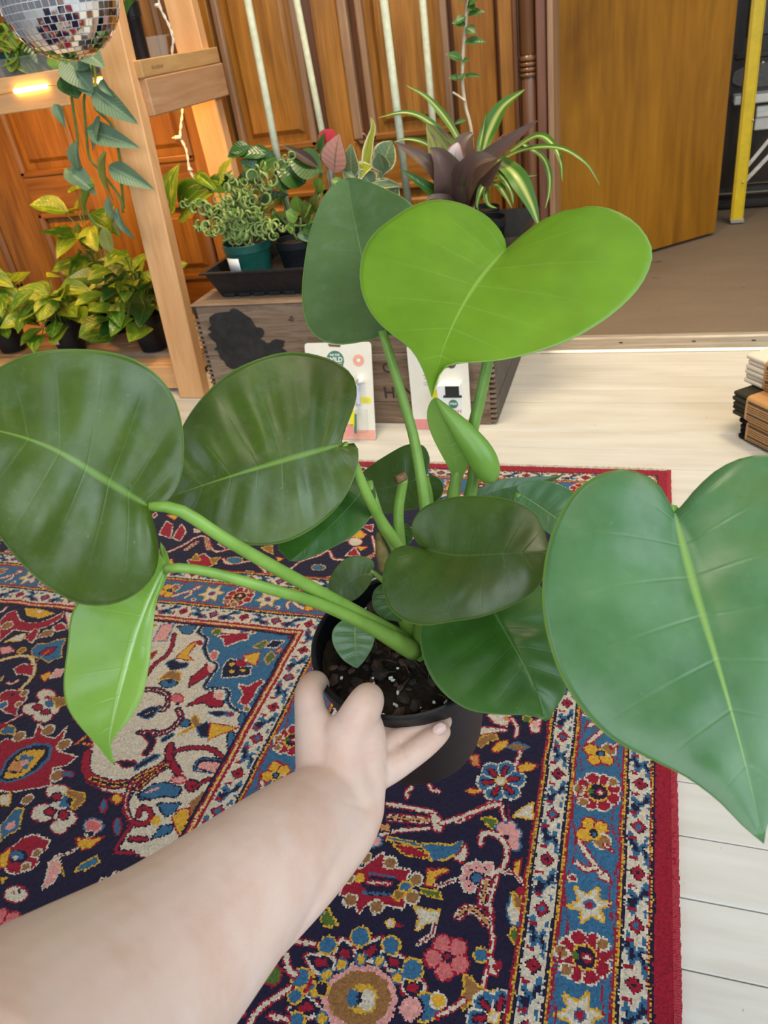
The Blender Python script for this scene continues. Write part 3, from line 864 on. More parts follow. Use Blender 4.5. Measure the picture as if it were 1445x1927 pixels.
# ---- concentric borders
EX = UJ; EY = VJ*1.03; EE = np.minimum(EX, EY); SIDE = EX < EY       # True: border runs along v
def band(a, b, k): G[(EE >= a) & (EE < b)] = IDX[k]
def dotted(a, b, k1, k2, per=5.0):
    m = (EE >= a) & (EE < b); s = np.where(SIDE, VJ, UJ); G[m] = IDX[k1]; G[m & ((s % per) < per*0.35)] = IDX[k2]
def guard(a, b, off):
    m = (EE >= a) & (EE < b); s = np.where(SIDE, VJ-off[1], UJ-off[0]); c_ = (EE-a)/(b-a); per = 61.0
    q = s/per; k_ = np.floor(q+0.5); ds = (q-k_)*per; odd = (k_ % 2).astype(bool)
    G[m] = IDX['i']
    zz = np.abs(ds)-30.5+(c_-0.5)*np.where(odd, 18, -18)+5.5*np.sin(c_*2*PI*1.5+np.where(ds > 0, 0.0, 1.6)); lf = np.abs(zz); G[m & (lf < 9.0)] = IDX['b']; G[m & (np.abs(zz-1.5) < 5.2) & (np.abs(c_-0.5) < 0.44)] = IDX['n']; G[m & (np.abs(zz+9.5) < 1.6) & (c_ > 0.5)] = IDX['b']
    G[m & (np.abs(np.abs(ds)-30.5) < 2.2) & (np.abs(c_-0.5) > 0.30)] = IDX['i']
    G[m & (np.abs(np.abs(ds)-17) < 2) & (np.abs(c_-0.78) < 0.2)] = IDX['r']
    G[m & (np.abs(np.abs(ds)-15) < 4) & (np.abs(c_-0.12) < 0.09)] = IDX['b']
    dm = np.abs(ds)/10.5+np.abs(c_-0.5)*2/0.86
    G[m & (dm < 1)] = IDX['n']; G[m & (dm < 0.86)] = IDX['r']; G[m & (dm < 0.45) & odd] = IDX['b']; G[m & (dm < 0.28) & ~odd] = IDX['n']
band(0, 23, 'r'); band(23, 26, 'n'); dotted(26, 28, 'y', 'n'); band(28, 29.5, 'r'); guard(29.5, 54, (40, 775)); band(53, 55, 'i'); band(55, 58.3, 'n'); dotted(58.3, 61.3, 'y', 'w'); band(61.3, 64, 'r')
band(64, 120, 'b'); band(120, 123, 'r'); dotted(123, 126, 'y', 'w'); band(126, 129.5, 'n'); band(129.5, 131.3, 'i'); guard(131.3, 153, (40, 778)); band(153, 154.5, 'i'); band(154.5, 158, 'n'); dotted(158, 161, 'y', 'w'); band(161, 164, 'r')
band(438, 441, 'r'); dotted(441, 444, 'y', 'w'); band(444, 448, 'n'); guard(448, 470, (740, 790)); band(470, 473, 'i'); band(473, 476.5, 'n'); dotted(476.5, 480, 'y', 'w'); band(480, 483, 'r')
band(483, 541, 'b'); band(541, 544, 'r'); dotted(544, 547, 'y', 'w'); band(547, 551, 'n'); band(551, 553, 'i'); guard(553, 580, (703, 735)); band(580, 583, 'i'); band(583, 588, 'r'); dotted(588, 592, 'y', 'i', 4); band(592, 595, 'r'); band(595, 600, 'n')
def stamp(kind, o, along):
    """motif on a main border; a = along it, b = across (outwards negative)"""
    def T(a, b): return (o[0]+a, o[1]+b) if along == 'u' else (o[0]+b, o[1]+a)
    def D(a, b, r, k, out=None): d_disc(T(a, b), r, k, out)
    def Q(P, k, out=None, ow=2.0): d_poly([T(*q) for q in P], k, out, ow)
    if kind == 'star':
        P = [((22 if q % 2 == 0 else 10.5)*math.cos(q*PI/6+0.26), (23 if q % 2 == 0 else 10.5)*math.sin(q*PI/6+0.26)) for q in range(12)]
        Q(P, 'i', 'y', 2.4); D(0, 0, 6.5, 'b'); D(0, 0, 4.2, 'r')
    elif kind == 'ros':
        for ps in (0, 1):
            for q in range(8):
                a = q*PI/4+0.39; D(19*math.cos(a), 18.5*math.sin(a), 8.2, 'r', 'i' if ps == 0 else None)
        for q in range(8):
            a = q*PI/4+0.39; d_line([T(12*math.cos(a+0.39), 12*math.sin(a+0.39)), T(25*math.cos(a+0.39), 25*math.sin(a+0.39))], 'i', 1.8)
        for q in (1, 5): a = q*PI/4; D(24*math.cos(a), 24*math.sin(a), 5.5, 'w', 'i')
        D(0, 23, 6, 'w', 'i'); D(0, 0, 11.5, 'n', 'y'); D(0, 9, 4, 'g'); D(0, -2, 5.5, 'r'); D(0, -2, 3, 'i')
    elif kind[0] == 'y':
        f = 1 if kind == 'y+' else -1
        for a, b in ((-12, 7), (-9, -8), (4, 12)): D(f*a, b, 8.2, 'y', 'r')
        D(f*8, -9, 9, 'w', 'i'); D(0, 0, 8, 'y'); D(0, 0, 5.5, 'n'); D(1, 0, 3.2, 'b'); d_line([T(f*12, -12), T(f*20, -20)], 'i', 2, 'r')
    elif kind[0] == 'b':
        f = 1 if kind == 'b+' else -1
        d_line([T(-f*26, 16), T(-f*10, 6), T(f*10, -8), T(f*16, -12)], 'i', 5.0, 'r'); d_line([T(f*4, -3), T(f*8, 8), T(f*2, 17)], 'i', 4.6, 'r')
        Q([(f*6, -14), (f*18, -20), (f*16, -8)], 'i', 'r'); D(f*22, 20, 3.4, 'r', 'i')
SEQ = [('ros', 0), ('y+', 60), ('b+', 100), ('star', 149), ('ros', 206), ('star', 263), ('b-', 312), ('y-', 352)]
def border_row(pos0, fixed, along, lo, hi):
    for rep in range(-3, 6):
        for kind, d in SEQ:
            s = pos0+rep*412+d
            if lo < s < hi: stamp(kind, (s, fixed) if along == 'u' else (fixed, s), along)
    for b0 in (-24, 24):                        # thin red vine along both sides
        P = [(s, fixed+b0+4*math.sin(s/16.0)) for s in range(int(lo), int(hi), 8)]
        d_line([p_ if along == 'u' else (p_[1], p_[0]) for p_ in P], 'r', 1.5)
border_row(796, 92, 'v', 110, NV*KN); border_row(372, 89.5, 'u', 110, NU*KN)
border_row(738-206, 497, 'u', 540, NU*KN); border_row(790, 512, 'v', 545, NV*KN)
# ---- turn the knots into pile
zc = rg.normal(0, 0.00035, (NU+1, NV+1))+RUG_T; zc[0, :] -= 0.004; zc[:, 0] -= 0.004
PX = RUG_X-np.arange(NU+1)*KN/1000; PY = RUG_Y-np.arange(NV+1)*KN/1000
jx = rg.normal(0, 0.00022, zc.shape); jy = rg.normal(0, 0.00022, zc.shape)
ew = np.interp(np.arange(NV+1), np.arange(0, NV+20, 20), rg.normal(0, 0.0012, NV//20+1)); jx[0, :] += ew; jx[1, :] += ew*0.7
V3 = np.stack([PX[:, None]+jx, PY[None, :]+jy, zc], -1).reshape(-1, 3)
ii, jj = np.meshgrid(np.arange(NU), np.arange(NV), indexing='ij'); v0 = (ii*(NV+1)+jj).ravel()
F = np.stack([v0, v0+1, v0+NV+2, v0+NV+1], 1)
me = bpy.data.meshes.new('rug'); me.vertices.add(len(V3)); me.vertices.foreach_set('co', V3.ravel())
me.loops.add(F.size); me.loops.foreach_set('vertex_index', F.ravel().astype(np.int32)); me.polygons.add(len(F))
me.polygons.foreach_set('loop_start', np.arange(0, F.size, 4, dtype=np.int32)); me.update(calc_edges=True)
cols = np.array([PAL[k] for k in KEY])[G.ravel()]
cols = cols*rg.normal(1.0, 0.13, (len(cols), 1)).clip(0.6, 1.5)
at_ = me.attributes.new('knot', 'FLOAT_COLOR', 'FACE'); at_.data.foreach_set('color', np.concatenate([cols, np.ones((len(cols), 1))], 1).ravel().astype(np.float32))
me.polygons.foreach_set('use_smooth', np.ones(len(F), bool))
t = NT('wool_pile'); an = t.n('Attribute', attribute_name='knot')
co = t.coord('Object'); t.bump(t.noise(co, 900, 2), 0.5, 0.002)
M_RUG = t.base(t.mix(0.12, an.outputs['Color'], t.noise(co, 1500, 2, out='Color'), 'OVERLAY'), 0.95, 0.1)
t.bsdf.inputs['Sheen Weight'].default_value = 0.12
rug = thing('rug', 'navy, red and blue knotted rug with floral borders on the white floor', 'rug', (RUG_X-0.4, RUG_Y-0.6, 0.0))
link('pile', me, M_RUG, rug)
link('backing', box(RUG_X-NU*KN/1000, RUG_X-0.003, RUG_Y-NV*KN/1000, RUG_Y-0.003, 0.0004, 0.0025), plain('rug_backing', (0.20, 0.03, 0.035), 0.95), rug)
# selvedge: overcast red edge; fringe: many fine cotton ends at the far edge
bm = bmesh.new(); rs = random.Random(2)
for q in range(620):
    y_ = RUG_Y-q*0.0026; bx(bm, RUG_X-0.0055, RUG_X+0.0018+rs.uniform(-0.0006, 0.001), y_-0.0012, y_+0.0010, 0.0008, 0.0062)
sel = link('selvedge', from_bm(bm), plain('red_overcast_wool', (0.33, 0.022, 0.035), 0.9, var=0.3, scale=300), rug); sel['kind'] = 'stuff'
bm = bmesh.new()
for q in range(900):
    x_ = RUG_X-0.001-q*0.0019; a = rs.uniform(-0.7, 0.7); L = rs.uniform(0.006, 0.019)
    tube_bm(bm, [(x_, RUG_Y-0.003, 0.004), (x_+0.3*L*math.sin(a), RUG_Y+L*0.5, rs.uniform(0.001, 0.004)), (x_+L*math.sin(a)*rs.uniform(0.4, 1.2), RUG_Y+L*math.cos(a), 0.0012)], 0.00055, 4, False)
fr = link('fringe', from_bm(bm), plain('cotton_fringe', (0.52, 0.44, 0.34), 0.9), rug); fr['kind'] = 'stuff'
# ================================================================== the monstera held in the hand
def leaf_mat(name, dark, light, vein, rough=0.38, trans=0.12, edge=None, dust=0.25, blotch=None, vein_w=0.035, coat=0.0, lat=0.35):
    """UV: x = 0.5 at the midrib, 0/1 at the margins; y = base to tip"""
    t = NT(name); uv = t.n('TexCoord').outputs['UV']; sp = t.n('SeparateXYZ'); t.t.links.new(uv, sp.inputs[0])
    ob = t.coord('Object')
    a = t.math('MULTIPLY', t.math('ABSOLUTE', t.math('SUBTRACT', sp.outputs[0], 0.5)), 2.0)      # 0 midrib .. 1 margin
    v = sp.outputs[1]
    big = t.noise(ob, 16, 4, 0.6); fine = t.noise(ob, 140, 3, 0.6)
    c = t.ramp(big, [(0.30, dark), (0.72, light)])
    if blotch: c = t.mix(t.ramp(t.noise(ob, 9, 3, 0.5), [(0.56, 0.0), (0.74, 0.75)]), c, blotch)
    # side veins sweep outwards and forwards
    ph = t.math('SUBTRACT', v, t.math('MULTIPLY', a, 0.05))
    wv = t.math('ABSOLUTE', t.math('SINE', t.math('MULTIPLY', ph, 26.0)))
    lv = t.math('MULTIPLY', t.ramp(wv, [(0.0, 1.0), (0.16, 0.0)]), t.ramp(a, [(0.05, 0.9), (0.85, 0.1)]))
    c = t.mix(t.math('MULTIPLY', lv, lat), c, vein)
    wid = t.math('MULTIPLY', t.math('SUBTRACT', 1.15, v), vein_w)
    mr = t.math('SUBTRACT', 1.0, t.math('DIVIDE', a, wid), clamp=True)
    c = t.mix(t.math('POWER', mr, 0.6, clamp=True), c, vein)
    if edge: c = t.mix(t.ramp(a, [(0.978, 0.0), (0.996, 1.0)]), c, edge)
    if dust:
        c = t.mix(t.math('MULTIPLY', t.ramp(t.noise(ob, 420, 2, 0.5), [(0.70, 0.0), (0.78, 1.0)]), dust*0.7), c, (0.42, 0.50, 0.42))
        c = t.mix(t.math('MULTIPLY', t.ramp(t.noise(ob, 55, 4, 0.7), [(0.5, 0.0), (0.8, 1.0)]), dust*0.45), c, (0.35, 0.45, 0.36))
    h = t.math('ADD', t.math('MULTIPLY', lv, -0.5), t.math('ADD', t.math('MULTIPLY', fine, 0.12), t.math('MULTIPLY', big, 0.3)))
    t.bump(h, 0.28, 0.0012)
    rg = t.ramp(t.noise(ob, 30, 4, 0.6), [(0.3, rough-0.07), (0.7, rough+0.12)])
    t.base(c, rg, 0.5)
    if coat: t.bsdf.inputs['Coat Weight'].default_value = coat; t.bsdf.inputs['Coat Roughness'].default_value = 0.2
    if trans:
        tr = t.n('BsdfTranslucent'); t.t.links.new(t.mix(0.5, c, (light[0]*1.6, light[1]*1.5, light[2]*0.6)), tr.inputs[0])
        ms = t.n('MixShader'); ms.inputs[0].default_value = trans
        t.t.links.new(t.bsdf.outputs[0], ms.inputs[1]); t.t.links.new(tr.outputs[0], ms.inputs[2]); t.t.links.new(ms.outputs[0], t.out.inputs[0])
    return t.m
L_BRIGHT = leaf_mat('young_bright_leaf', (0.140, 0.290, 0.008), (0.215, 0.405, 0.016), (0.34, 0.54, 0.08), 0.42, 0.28, (0.30, 0.50, 0.10), 0.04, (0.185, 0.255, 0.008), 0.028, lat=0.30)
L_DARK = leaf_mat('mature_dark_leaf', (0.037, 0.073, 0.004), (0.078, 0.135, 0.008), (0.16, 0.29, 0.04), 0.36, 0.06, (0.15, 0.26, 0.05), 0.26, (0.070, 0.080, 0.007), 0.05, lat=0.16)
L_OLIVE = leaf_mat('olive_leaf', (0.032, 0.072, 0.006), (0.064, 0.124, 0.012), (0.09, 0.16, 0.03), 0.34, 0.05, (0.13, 0.22, 0.03), 0.20, (0.096, 0.092, 0.006), 0.022, lat=0.08)
L_DULL = leaf_mat('dull_green_leaf', (0.060, 0.130, 0.030), (0.100, 0.185, 0.052), (0.15, 0.26, 0.08), 0.50, 0.10, (0.18, 0.30, 0.05), 0.30, (0.085, 0.125, 0.022), 0.03, lat=0.05)
L_BLUE = leaf_mat('bluish_green_leaf', (0.062, 0.165, 0.052), (0.120, 0.255, 0.100), (0.27, 0.43, 0.10), 0.27, 0.10, (0.22, 0.36, 0.05), 0.20, (0.125, 0.190, 0.030), 0.042, lat=0.07)
L_MID = leaf_mat('mid_green_leaf', (0.022, 0.088, 0.008), (0.050, 0.150, 0.018), (0.10, 0.22, 0.05), 0.34, 0.08, (0.13, 0.25, 0.05), 0.16, None, 0.03, lat=0.10)
L_PALE = leaf_mat('pale_new_leaf', (0.20, 0.40, 0.045), (0.30, 0.52, 0.08), (0.52, 0.72, 0.33), 0.25, 0.20, (0.30, 0.46, 0.06), 0.0, (0.32, 0.44, 0.02), 0.05, 0.3, 0.08)
L_ROLL = leaf_mat('unfurling_leaf', (0.21, 0.41, 0.055), (0.31, 0.53, 0.105), (0.36, 0.57, 0.16), 0.33, 0.25, (0.30, 0.50, 0.10), 0.0, None, 0.02, lat=0.08)
def stem_mat(name, a, b, rough=0.38):
    t = NT(name); co = t.coord('Object'); f = t.noise(co, 30, 4, 0.6); g = t.noise(co, 260, 2)
    c = t.ramp(f, [(0.3, a), (0.7, b)]); c = t.mix(t.ramp(g, [(0.70, 0.0), (0.8, 0.4)]), c, (a[0]*0.7, a[1]*0.6, a[2]*0.5))
    t.bump(g, 0.12, 0.0006); return t.base(c, rough, 0.45)
S_GREEN = stem_mat('green_petiole', (0.17, 0.33, 0.045), (0.27, 0.46, 0.085))
S_DEEP = stem_mat('deep_green_petiole', (0.12, 0.25, 0.030), (0.20, 0.36, 0.055))

def traced_leaf(parent, mat, mid, left, right, db, dt, kl=0.0, kr=0.0, bow=0.0, cl=0.0, cr=0.0, pw=1.5, n=40, m=12, amp=0.0007, nv=7, label=None, name='leaf'):
    """heart-shaped blade as a real surface: midrib and both margins are space curves (pixel + distance),
    k = how steeply a half falls away from the eye, c = how much its outer part curls towards it"""
    M = resample(mid, 200); S = np.linspace(0, 1, n+1)
    bm = bmesh.new(); uvl = bm.loops.layers.uv.new('UVMap'); cols = {}
    def mp(s):
        s = s**pw; return np.array([np.interp(s*199, range(200), M[:, 0]), np.interp(s*199, range(200), M[:, 1])]), db+(dt-db)*s+bow*math.sin(PI*s)
    for side, E, kk, cc in ((-1, left, kl, cl), (1, right, kr, cr)):
        E = resample([tuple(mid[0])]+list(E)+[tuple(mid[-1])], n+1)
        for i, s in enumerate(S):
            mc, md = mp(s)
            for j in range(0 if side < 0 else 1, m+1):
                q = j/m; uu = 1-(1-q)**1.25
                p = mc*(1-uu)+E[i]*uu
                dist = np.linalg.norm(p-mc)*md/IMG_F
                full = np.linalg.norm(E[i]-mc)*md/IMG_F
                d = md + kk*dist - cc*full*uu**2.4 + amp*(0.55*math.sin(2*PI*nv*s-2.0*uu)+0.45*math.sin(2*PI*nv*0.62*s+side*1.3-1.2*uu)+0.35*math.sin(2*PI*nv*0.31*s+side*2.6+uu*2.0))*math.sin(PI*uu)*min(1, full/0.03)
                cols[(i, side*j)] = (bm.verts.new(at(p[0], p[1], d)), 0.5+side*0.5*uu, s)
    for i in range(n):
        for j in range(-m, m):
            vs = [cols[(i, j)], cols[(i, j+1)], cols[(i+1, j+1)], cols[(i+1, j)]]
            f = bm.faces.new([v[0] for v in vs])
            for lp, v in zip(f.loops, vs): lp[uvl].uv = (v[1], v[2])
    bmesh.ops.remove_doubles(bm, verts=bm.verts[:], dist=0.00005)
    bmesh.ops.recalc_face_normals(bm, faces=bm.faces[:])
    me = from_bm(bm, True); o = link(name, me, mat, parent, None, label)
    md = o.modifiers.new('thickness', 'SOLIDIFY'); md.thickness = 0.0007; md.offset = 0
    return o
def px_tube(name, parent, mat, pts, rpx, n=26, seg=12, label=None):
    """pts: (px, py, distance); rpx: half width in px at each point"""
    P = [at(*p) for p in pts]; R = [r*p[2]/IMG_F for r, p in zip(rpx, pts)]
    return link(name, tube(P, R, n, seg), mat, parent, None, label)

ROOTC = at(782, 1226, 0.655)
plant = thing('potted_monstera', 'large heart-leaved green plant in a black nursery pot held over the rug', 'potted plant', at(790, 1410, 0.735))
# ---- pot: axis tips a little towards the eye
RIMC = at(757, 1204, 0.645)
axis_dn = (Vector((0, 0, -1)) + Vector(ray(757, 1204)).normalized()*0.20).normalized()
def frame_from(zdir, org):
    z = zdir.normalized(); x = Vector((1, 0, 0)); x = (x-z*x.dot(z)).normalized(); y = z.cross(x)
    M = Matrix((x, y, z)).transposed().to_4x4(); M.translation = org; return M
POT = frame_from(-axis_dn, RIMC)           # local +z = up out of the pot, rim at z = 0
RR = 0.0765
M_POT = plain('black_pot_plastic', (0.009, 0.010, 0.013), 0.42, spec=0.35, var=0.3, scale=120, bump=0.05)
hgt = 0.128
prof = [(0.0005, -hgt+0.004), (0.050, -hgt+0.004), (0.052, -hgt), (0.0595, -hgt+0.001), (0.061, -hgt+0.006), (RR-0.0035, -0.018), (RR-0.003, -0.0165), (RR, -0.016), (RR+0.0015, -0.002),
        (RR+0.0005, 0.0), (RR-0.0015, 0.0005), (RR-0.003, -0.001), (RR-0.0045, -0.03), (0.062, -hgt+0.02)]
pot = link('pot', auto_sharp(lathe(prof, 64, POT, False), 30), M_POT, plant)
def soil_mat():
    t = NT('potting_soil'); co = t.coord('Object'); a = t.noise(co, 130, 5, 0.7); b = t.noise(co, 500, 2)
    c = t.ramp(a, [(0.3, (0.006, 0.004, 0.003)), (0.6, (0.028, 0.017, 0.010)), (0.8, (0.07, 0.042, 0.024))])
    t.bump(a, 0.8, 0.004); return t.base(c, 0.8, 0.25)
M_SOIL = soil_mat()
rng = np.random.default_rng(5)
bm = bmesh.new(); NR, NS = 26, 90; ring0 = None
rings = []
for i in range(NR+1):
    r = (RR-0.0048)*i/NR; row = []
    for k in range(NS if i else 1):
        a = 2*PI*k/NS; z = -0.019+0.004*math.sin(r*90+a*2)*0.5+float(rng.normal(0, 0.0011))-0.02*(r/RR)**6*0.2
        row.append(bm.verts.new((r*math.cos(a), r*math.sin(a), z)))
    rings.append(row)
for k in range(NS): bm.faces.new((rings[0][0], rings[1][k], rings[1][(k+1) % NS]))
for i in range(1, NR):
    for k in range(NS): bm.faces.new((rings[i][k], rings[i+1][k], rings[i+1][(k+1) % NS], rings[i][(k+1) % NS]))
bm.transform(POT); soil = link('soil', from_bm(bm, True), M_SOIL, plant)
M_BARK = [plain('bark_chip_dark', (0.022, 0.015, 0.011), 0.75, var=0.5, scale=300, bump=0.4), plain('bark_chip_brown', (0.062, 0.034, 0.020), 0.75, var=0.5, scale=300, bump=0.4)]
M_PERL = plain('perlite', (0.75, 0.74, 0.70), 0.9, var=0.1, scale=300)
def chip(size, flat, seed):
    r = random.Random(seed); bm = bmesh.new(); bmesh.ops.create_icosphere(bm, subdivisions=1, radius=1.0)
    for v in bm.verts:
        v.co *= r.uniform(0.7, 1.25); v.co = Vector((v.co.x*size, v.co.y*size*r.uniform(0.5, 0.9), v.co.z*size*flat))
    return from_bm(bm)
CH = [chip(0.0062, 0.35, s) for s in range(5)]; CP = [chip(0.0017, 0.9, 50+s) for s in range(4)]
CHM = [[me, me.copy()] for me in CH]
rn = random.Random(11)
def strew(name, me, mat, r, a, z, s, parent):
    M = POT @ Matrix.Translation((r*math.cos(a), r*math.sin(a), z)) @ Matrix.Rotation(rn.uniform(0, 6.28), 4, 'Z') @ Matrix.Rotation(rn.uniform(-0.5, 0.5), 4, 'X') @ Matrix.Scale(s, 4)
    return link(name, me, mat, parent, M)
for k in range(95):
    q = rn.randrange(2); me = CHM[rn.randrange(5)][q]
    strew('bark_chip', me, M_BARK[q], (RR-0.010)*math.sqrt(rn.random()), rn.uniform(0, 6.28), -0.0165+rn.uniform(0, 0.002), rn.uniform(0.4, 1.35), soil)
for k in range(46):
    strew('perlite_grain', CP[rn.randrange(4)], M_PERL, (RR-0.008)*math.sqrt(rn.random()), rn.uniform(0, 6.28), -0.0135+rn.uniform(0, 0.001), rn.uniform(0.4, 1.3), soil)
M_FIB = plain('coir_fibre', (0.20, 0.12, 0.055), 0.8)
for k in range(22):
    a = rn.uniform(0, 6.28); r = 0.06*math.sqrt(rn.random()); c = Vector((r*math.cos(a), r*math.sin(a), -0.014)); d = Vector((rn.uniform(-1, 1), rn.uniform(-1, 1), rn.uniform(0, 0.4)))*0.009
    link('fibre', tube([POT @ (c-d), POT @ (c+Vector((0, 0, .002))), POT @ (c+d)], 0.00022, 8, 4), M_FIB, soil)

# ---- crown and petioles
px_tube('crown', plant, S_DEEP, [(790, 1262, 0.668), (792, 1225, 0.655), (800, 1180, 0.640), (806, 1150, 0.630)], [22, 24, 20, 14], label='thick green crown where the petioles meet')
px_tube('crown', plant, S_DEEP, [(800, 1255, 0.672), (770, 1180, 0.655), (748, 1110, 0.64), (735, 1060, 0.635)], [14, 17, 16, 14])
def petiole(pts, r, mat=S_GREEN): return px_tube('petiole', plant, mat, pts, r)
petiole([(778, 1222, 0.650), (735, 1192, 0.630), (680, 1158, 0.605), (560, 1092, 0.560), (430, 1018, 0.520), (350, 966, 0.503), (310, 953, 0.498), (280, 953, 0.496)], [17, 17, 14, 13, 12.5, 12.5, 11, 9])
petiole([(780, 1226, 0.642), (740, 1203, 0.622), (690, 1176, 0.602), (600, 1136, 0.570), (500, 1106, 0.545), (400, 1078, 0.528), (345, 1069, 0.522), (310, 1070, 0.520)], [19, 17, 13, 11.5, 11, 10, 9.5, 9])
petiole([(782, 1220, 0.66), (806, 1080, 0.66), (800, 960, 0.655), (781, 835, 0.645), (762, 765, 0.638), (740, 690, 0.630), (719, 622, 0.625)], [14, 13, 11, 10, 9.5, 9, 8], S_GREEN)
petiole([(790, 1220, 0.67), (845, 1090, 0.672), (878, 960, 0.668), (893, 880, 0.662), (886, 830, 0.656), (902, 755, 0.648), (920, 670, 0.640), (940, 560, 0.632), (953, 470, 0.622)], [16, 14, 12, 11, 11, 11, 10.5, 10, 9], S_DEEP)
petiole([(790, 1220, 0.675), (830, 1090, 0.68), (846, 985, 0.675), (853, 930, 0.670), (862, 880, 0.664)], [15, 14, 13, 12, 9])
petiole([(775, 1190, 0.66), (765, 1060, 0.655), (720, 985, 0.64), (690, 930, 0.62), (660, 860, 0.607), (646, 836, 0.602)], [13, 12, 11, 10, 10, 9])
petiole([(775, 1190, 0.665), (752, 1050, 0.655), (718, 985, 0.648), (700, 930, 0.645), (694, 905, 0.645)], [12, 12, 10, 9, 7])
petiole([(790, 1210, 0.66), (815, 1120, 0.635), (812, 1060, 0.615), (798, 1034, 0.607)], [12, 11, 10, 8], S_DEEP)
petiole([(795, 1215, 0.66), (850, 1170, 0.65), (890, 1120, 0.635), (905, 1105, 0.630)], [12, 11, 10, 8], S_DEEP)
petiole([(795, 1215, 0.66), (900, 1130, 0.63), (1040, 1030, 0.56), (1180, 960, 0.49), (1268, 962, 0.452)], [13, 13, 13, 14, 12], S_DEEP)
petiole([(785, 1215, 0.68), (800, 1080, 0.70), (808, 960, 0.722), (802, 898, 0.735)], [11, 10, 9, 7], S_DEEP)
petiole([(795, 1215, 0.675), (850, 1100, 0.69), (880, 990, 0.70), (893, 936, 0.70)], [10, 9, 8, 6], S_DEEP)
petiole([(795, 1215, 0.67), (880, 1090, 0.67), (950, 980, 0.67), (976, 928, 0.668)], [10, 9, 8, 6], S_DEEP)
petiole([(778, 1180, 0.66), (745, 1120, 0.655), (712, 1085, 0.648), (697, 1074, 0.645)], [7, 6, 5, 4])
petiole([(765, 1195, 0.655), (715, 1170, 0.650), (670, 1166, 0.650)], [7, 6, 4])
petiole([(775, 1180, 0.66), (755, 1120, 0.65), (738, 1100, 0.648)], [7, 6, 4], S_DEEP)
petiole([(795, 1235, 0.665), (830, 1240, 0.66), (866, 1240, 0.655)], [8, 7, 5], S_DEEP)
stub = px_tube('cut_petiole', plant, S_DEEP, [(760, 1080, 0.655), (752, 1010, 0.650), (750, 960, 0.645), (757, 915, 0.640), (760, 901, 0.637)], [11, 10.5, 10, 9.5, 8.5], label='cut-off green petiole stub with a brown end')
px_tube('cut_end', stub, plain('dry_cut_end', (0.20, 0.11, 0.05), 0.8, var=0.35, scale=400), [(763, 894, 0.635), (755, 899, 0.634), (746, 903, 0.632)], [8.5, 9, 8.5], 8)
px_tube('dry_sheath', plant, plain('dry_brown_sheath', (0.21, 0.16, 0.04), 0.6, var=0.35, scale=150), [(726, 1075, 0.652), (718, 1035, 0.652), (712, 1000, 0.652)], [13, 12, 4], 12)

# ---- blades (midrib, then the two margins from the sinus round to the tip)
TL = lambda *a, **k: traced_leaf(plant, *a, **k)
# bright topmost leaf
TL(L_BRIGHT, [(953, 468), (905, 522), (868, 580), (840, 640), (824, 690), (812, 748)],
   [(950, 452), (938, 430), (912, 404), (868, 383), (820, 376), (775, 388), (735, 413), (700, 443), (681, 480), (677, 530), (690, 575), (715, 610), (745, 635), (775, 660), (797, 700)],
   [(962, 462), (985, 440), (1020, 415), (1060, 397), (1083, 393), (1092, 397), (1102, 389), (1140, 391), (1180, 408), (1210, 435), (1227, 470), (1222, 505), (1200, 545), (1160, 585), (1110, 620), (1060, 645), (1000, 665), (940, 678), (880, 682), (848, 684), (829, 702)],
   0.622, 0.505, -0.10, -0.22, -0.012, -0.18, -0.10, pw=1.7, label='large bright green leaf at the top of the plant')
# duller leaf behind it, tip up
TL(L_DULL, [(720, 622), (706, 570), (690, 520), (674, 450), (662, 390), (655, 335)],
   [(712, 634), (690, 641), (640, 648), (600, 638), (576, 607), (568, 560), (572, 500), (585, 430), (610, 368), (638, 340)],
   [(726, 632), (760, 622), (795, 580), (808, 520), (804, 450), (776, 386), (720, 353), (675, 336)],
   0.625, 0.735, 0.10, -0.45, 0.012, 0.12, 0.0, pw=1.3, label='dull green leaf tilted back behind the bright top leaf')
# big dark leaf at the left edge
TL(L_DARK, [(283, 955), (200, 905), (100, 845), (0, 812), (-105, 802)],
   [(312, 945), (336, 910), (346, 860), (343, 800), (326, 745), (295, 705), (250, 675), (190, 660), (120, 657), (60, 665), (0, 690), (-60, 735), (-95, 780)],
   [(284, 968), (293, 1000), (298, 1040), (290, 1080), (260, 1115), (210, 1137), (150, 1136), (90, 1105), (40, 1060), (0, 1010), (-40, 950), (-85, 870)],
   0.497, 0.455, 0.25, -0.30, -0.022, 0.05, -0.28, pw=1.5, amp=0.0022, label='largest dark green leaf at the left')
# dark leaf right of it
TL(L_DARK, [(645, 836), (545, 864), (440, 895), (345, 926), (308, 938)],
   [(640, 822), (652, 800), (668, 760), (671, 730), (660, 703), (630, 680), (580, 665), (530, 664), (470, 682), (420, 710), (375, 755), (345, 800), (325, 850), (312, 900)],
   [(655, 842), (666, 834), (674, 846), (672, 880), (655, 925), (625, 965), (580, 1000), (530, 1022), (470, 1026), (420, 1012), (370, 980), (330, 955)],
   0.602, 0.585, 0.28, -0.12, -0.014, 0.0, -0.05, pw=1.5, amp=0.0026, nv=9, label='dark quilted leaf in the middle left')
# glossy leaf below it
TL(L_MID, [(696, 905), (650, 962), (600, 1010), (545, 1056)],
   [(688, 897), (660, 893), (615, 915), (565, 962), (532, 1010), (524, 1032)],
   [(704, 915), (707, 940), (698, 972), (665, 1008), (610, 1038), (568, 1055)],
   0.645, 0.61, 0.2, -0.2, pw=1.2, label='glossy mid-green leaf under the quilted one')
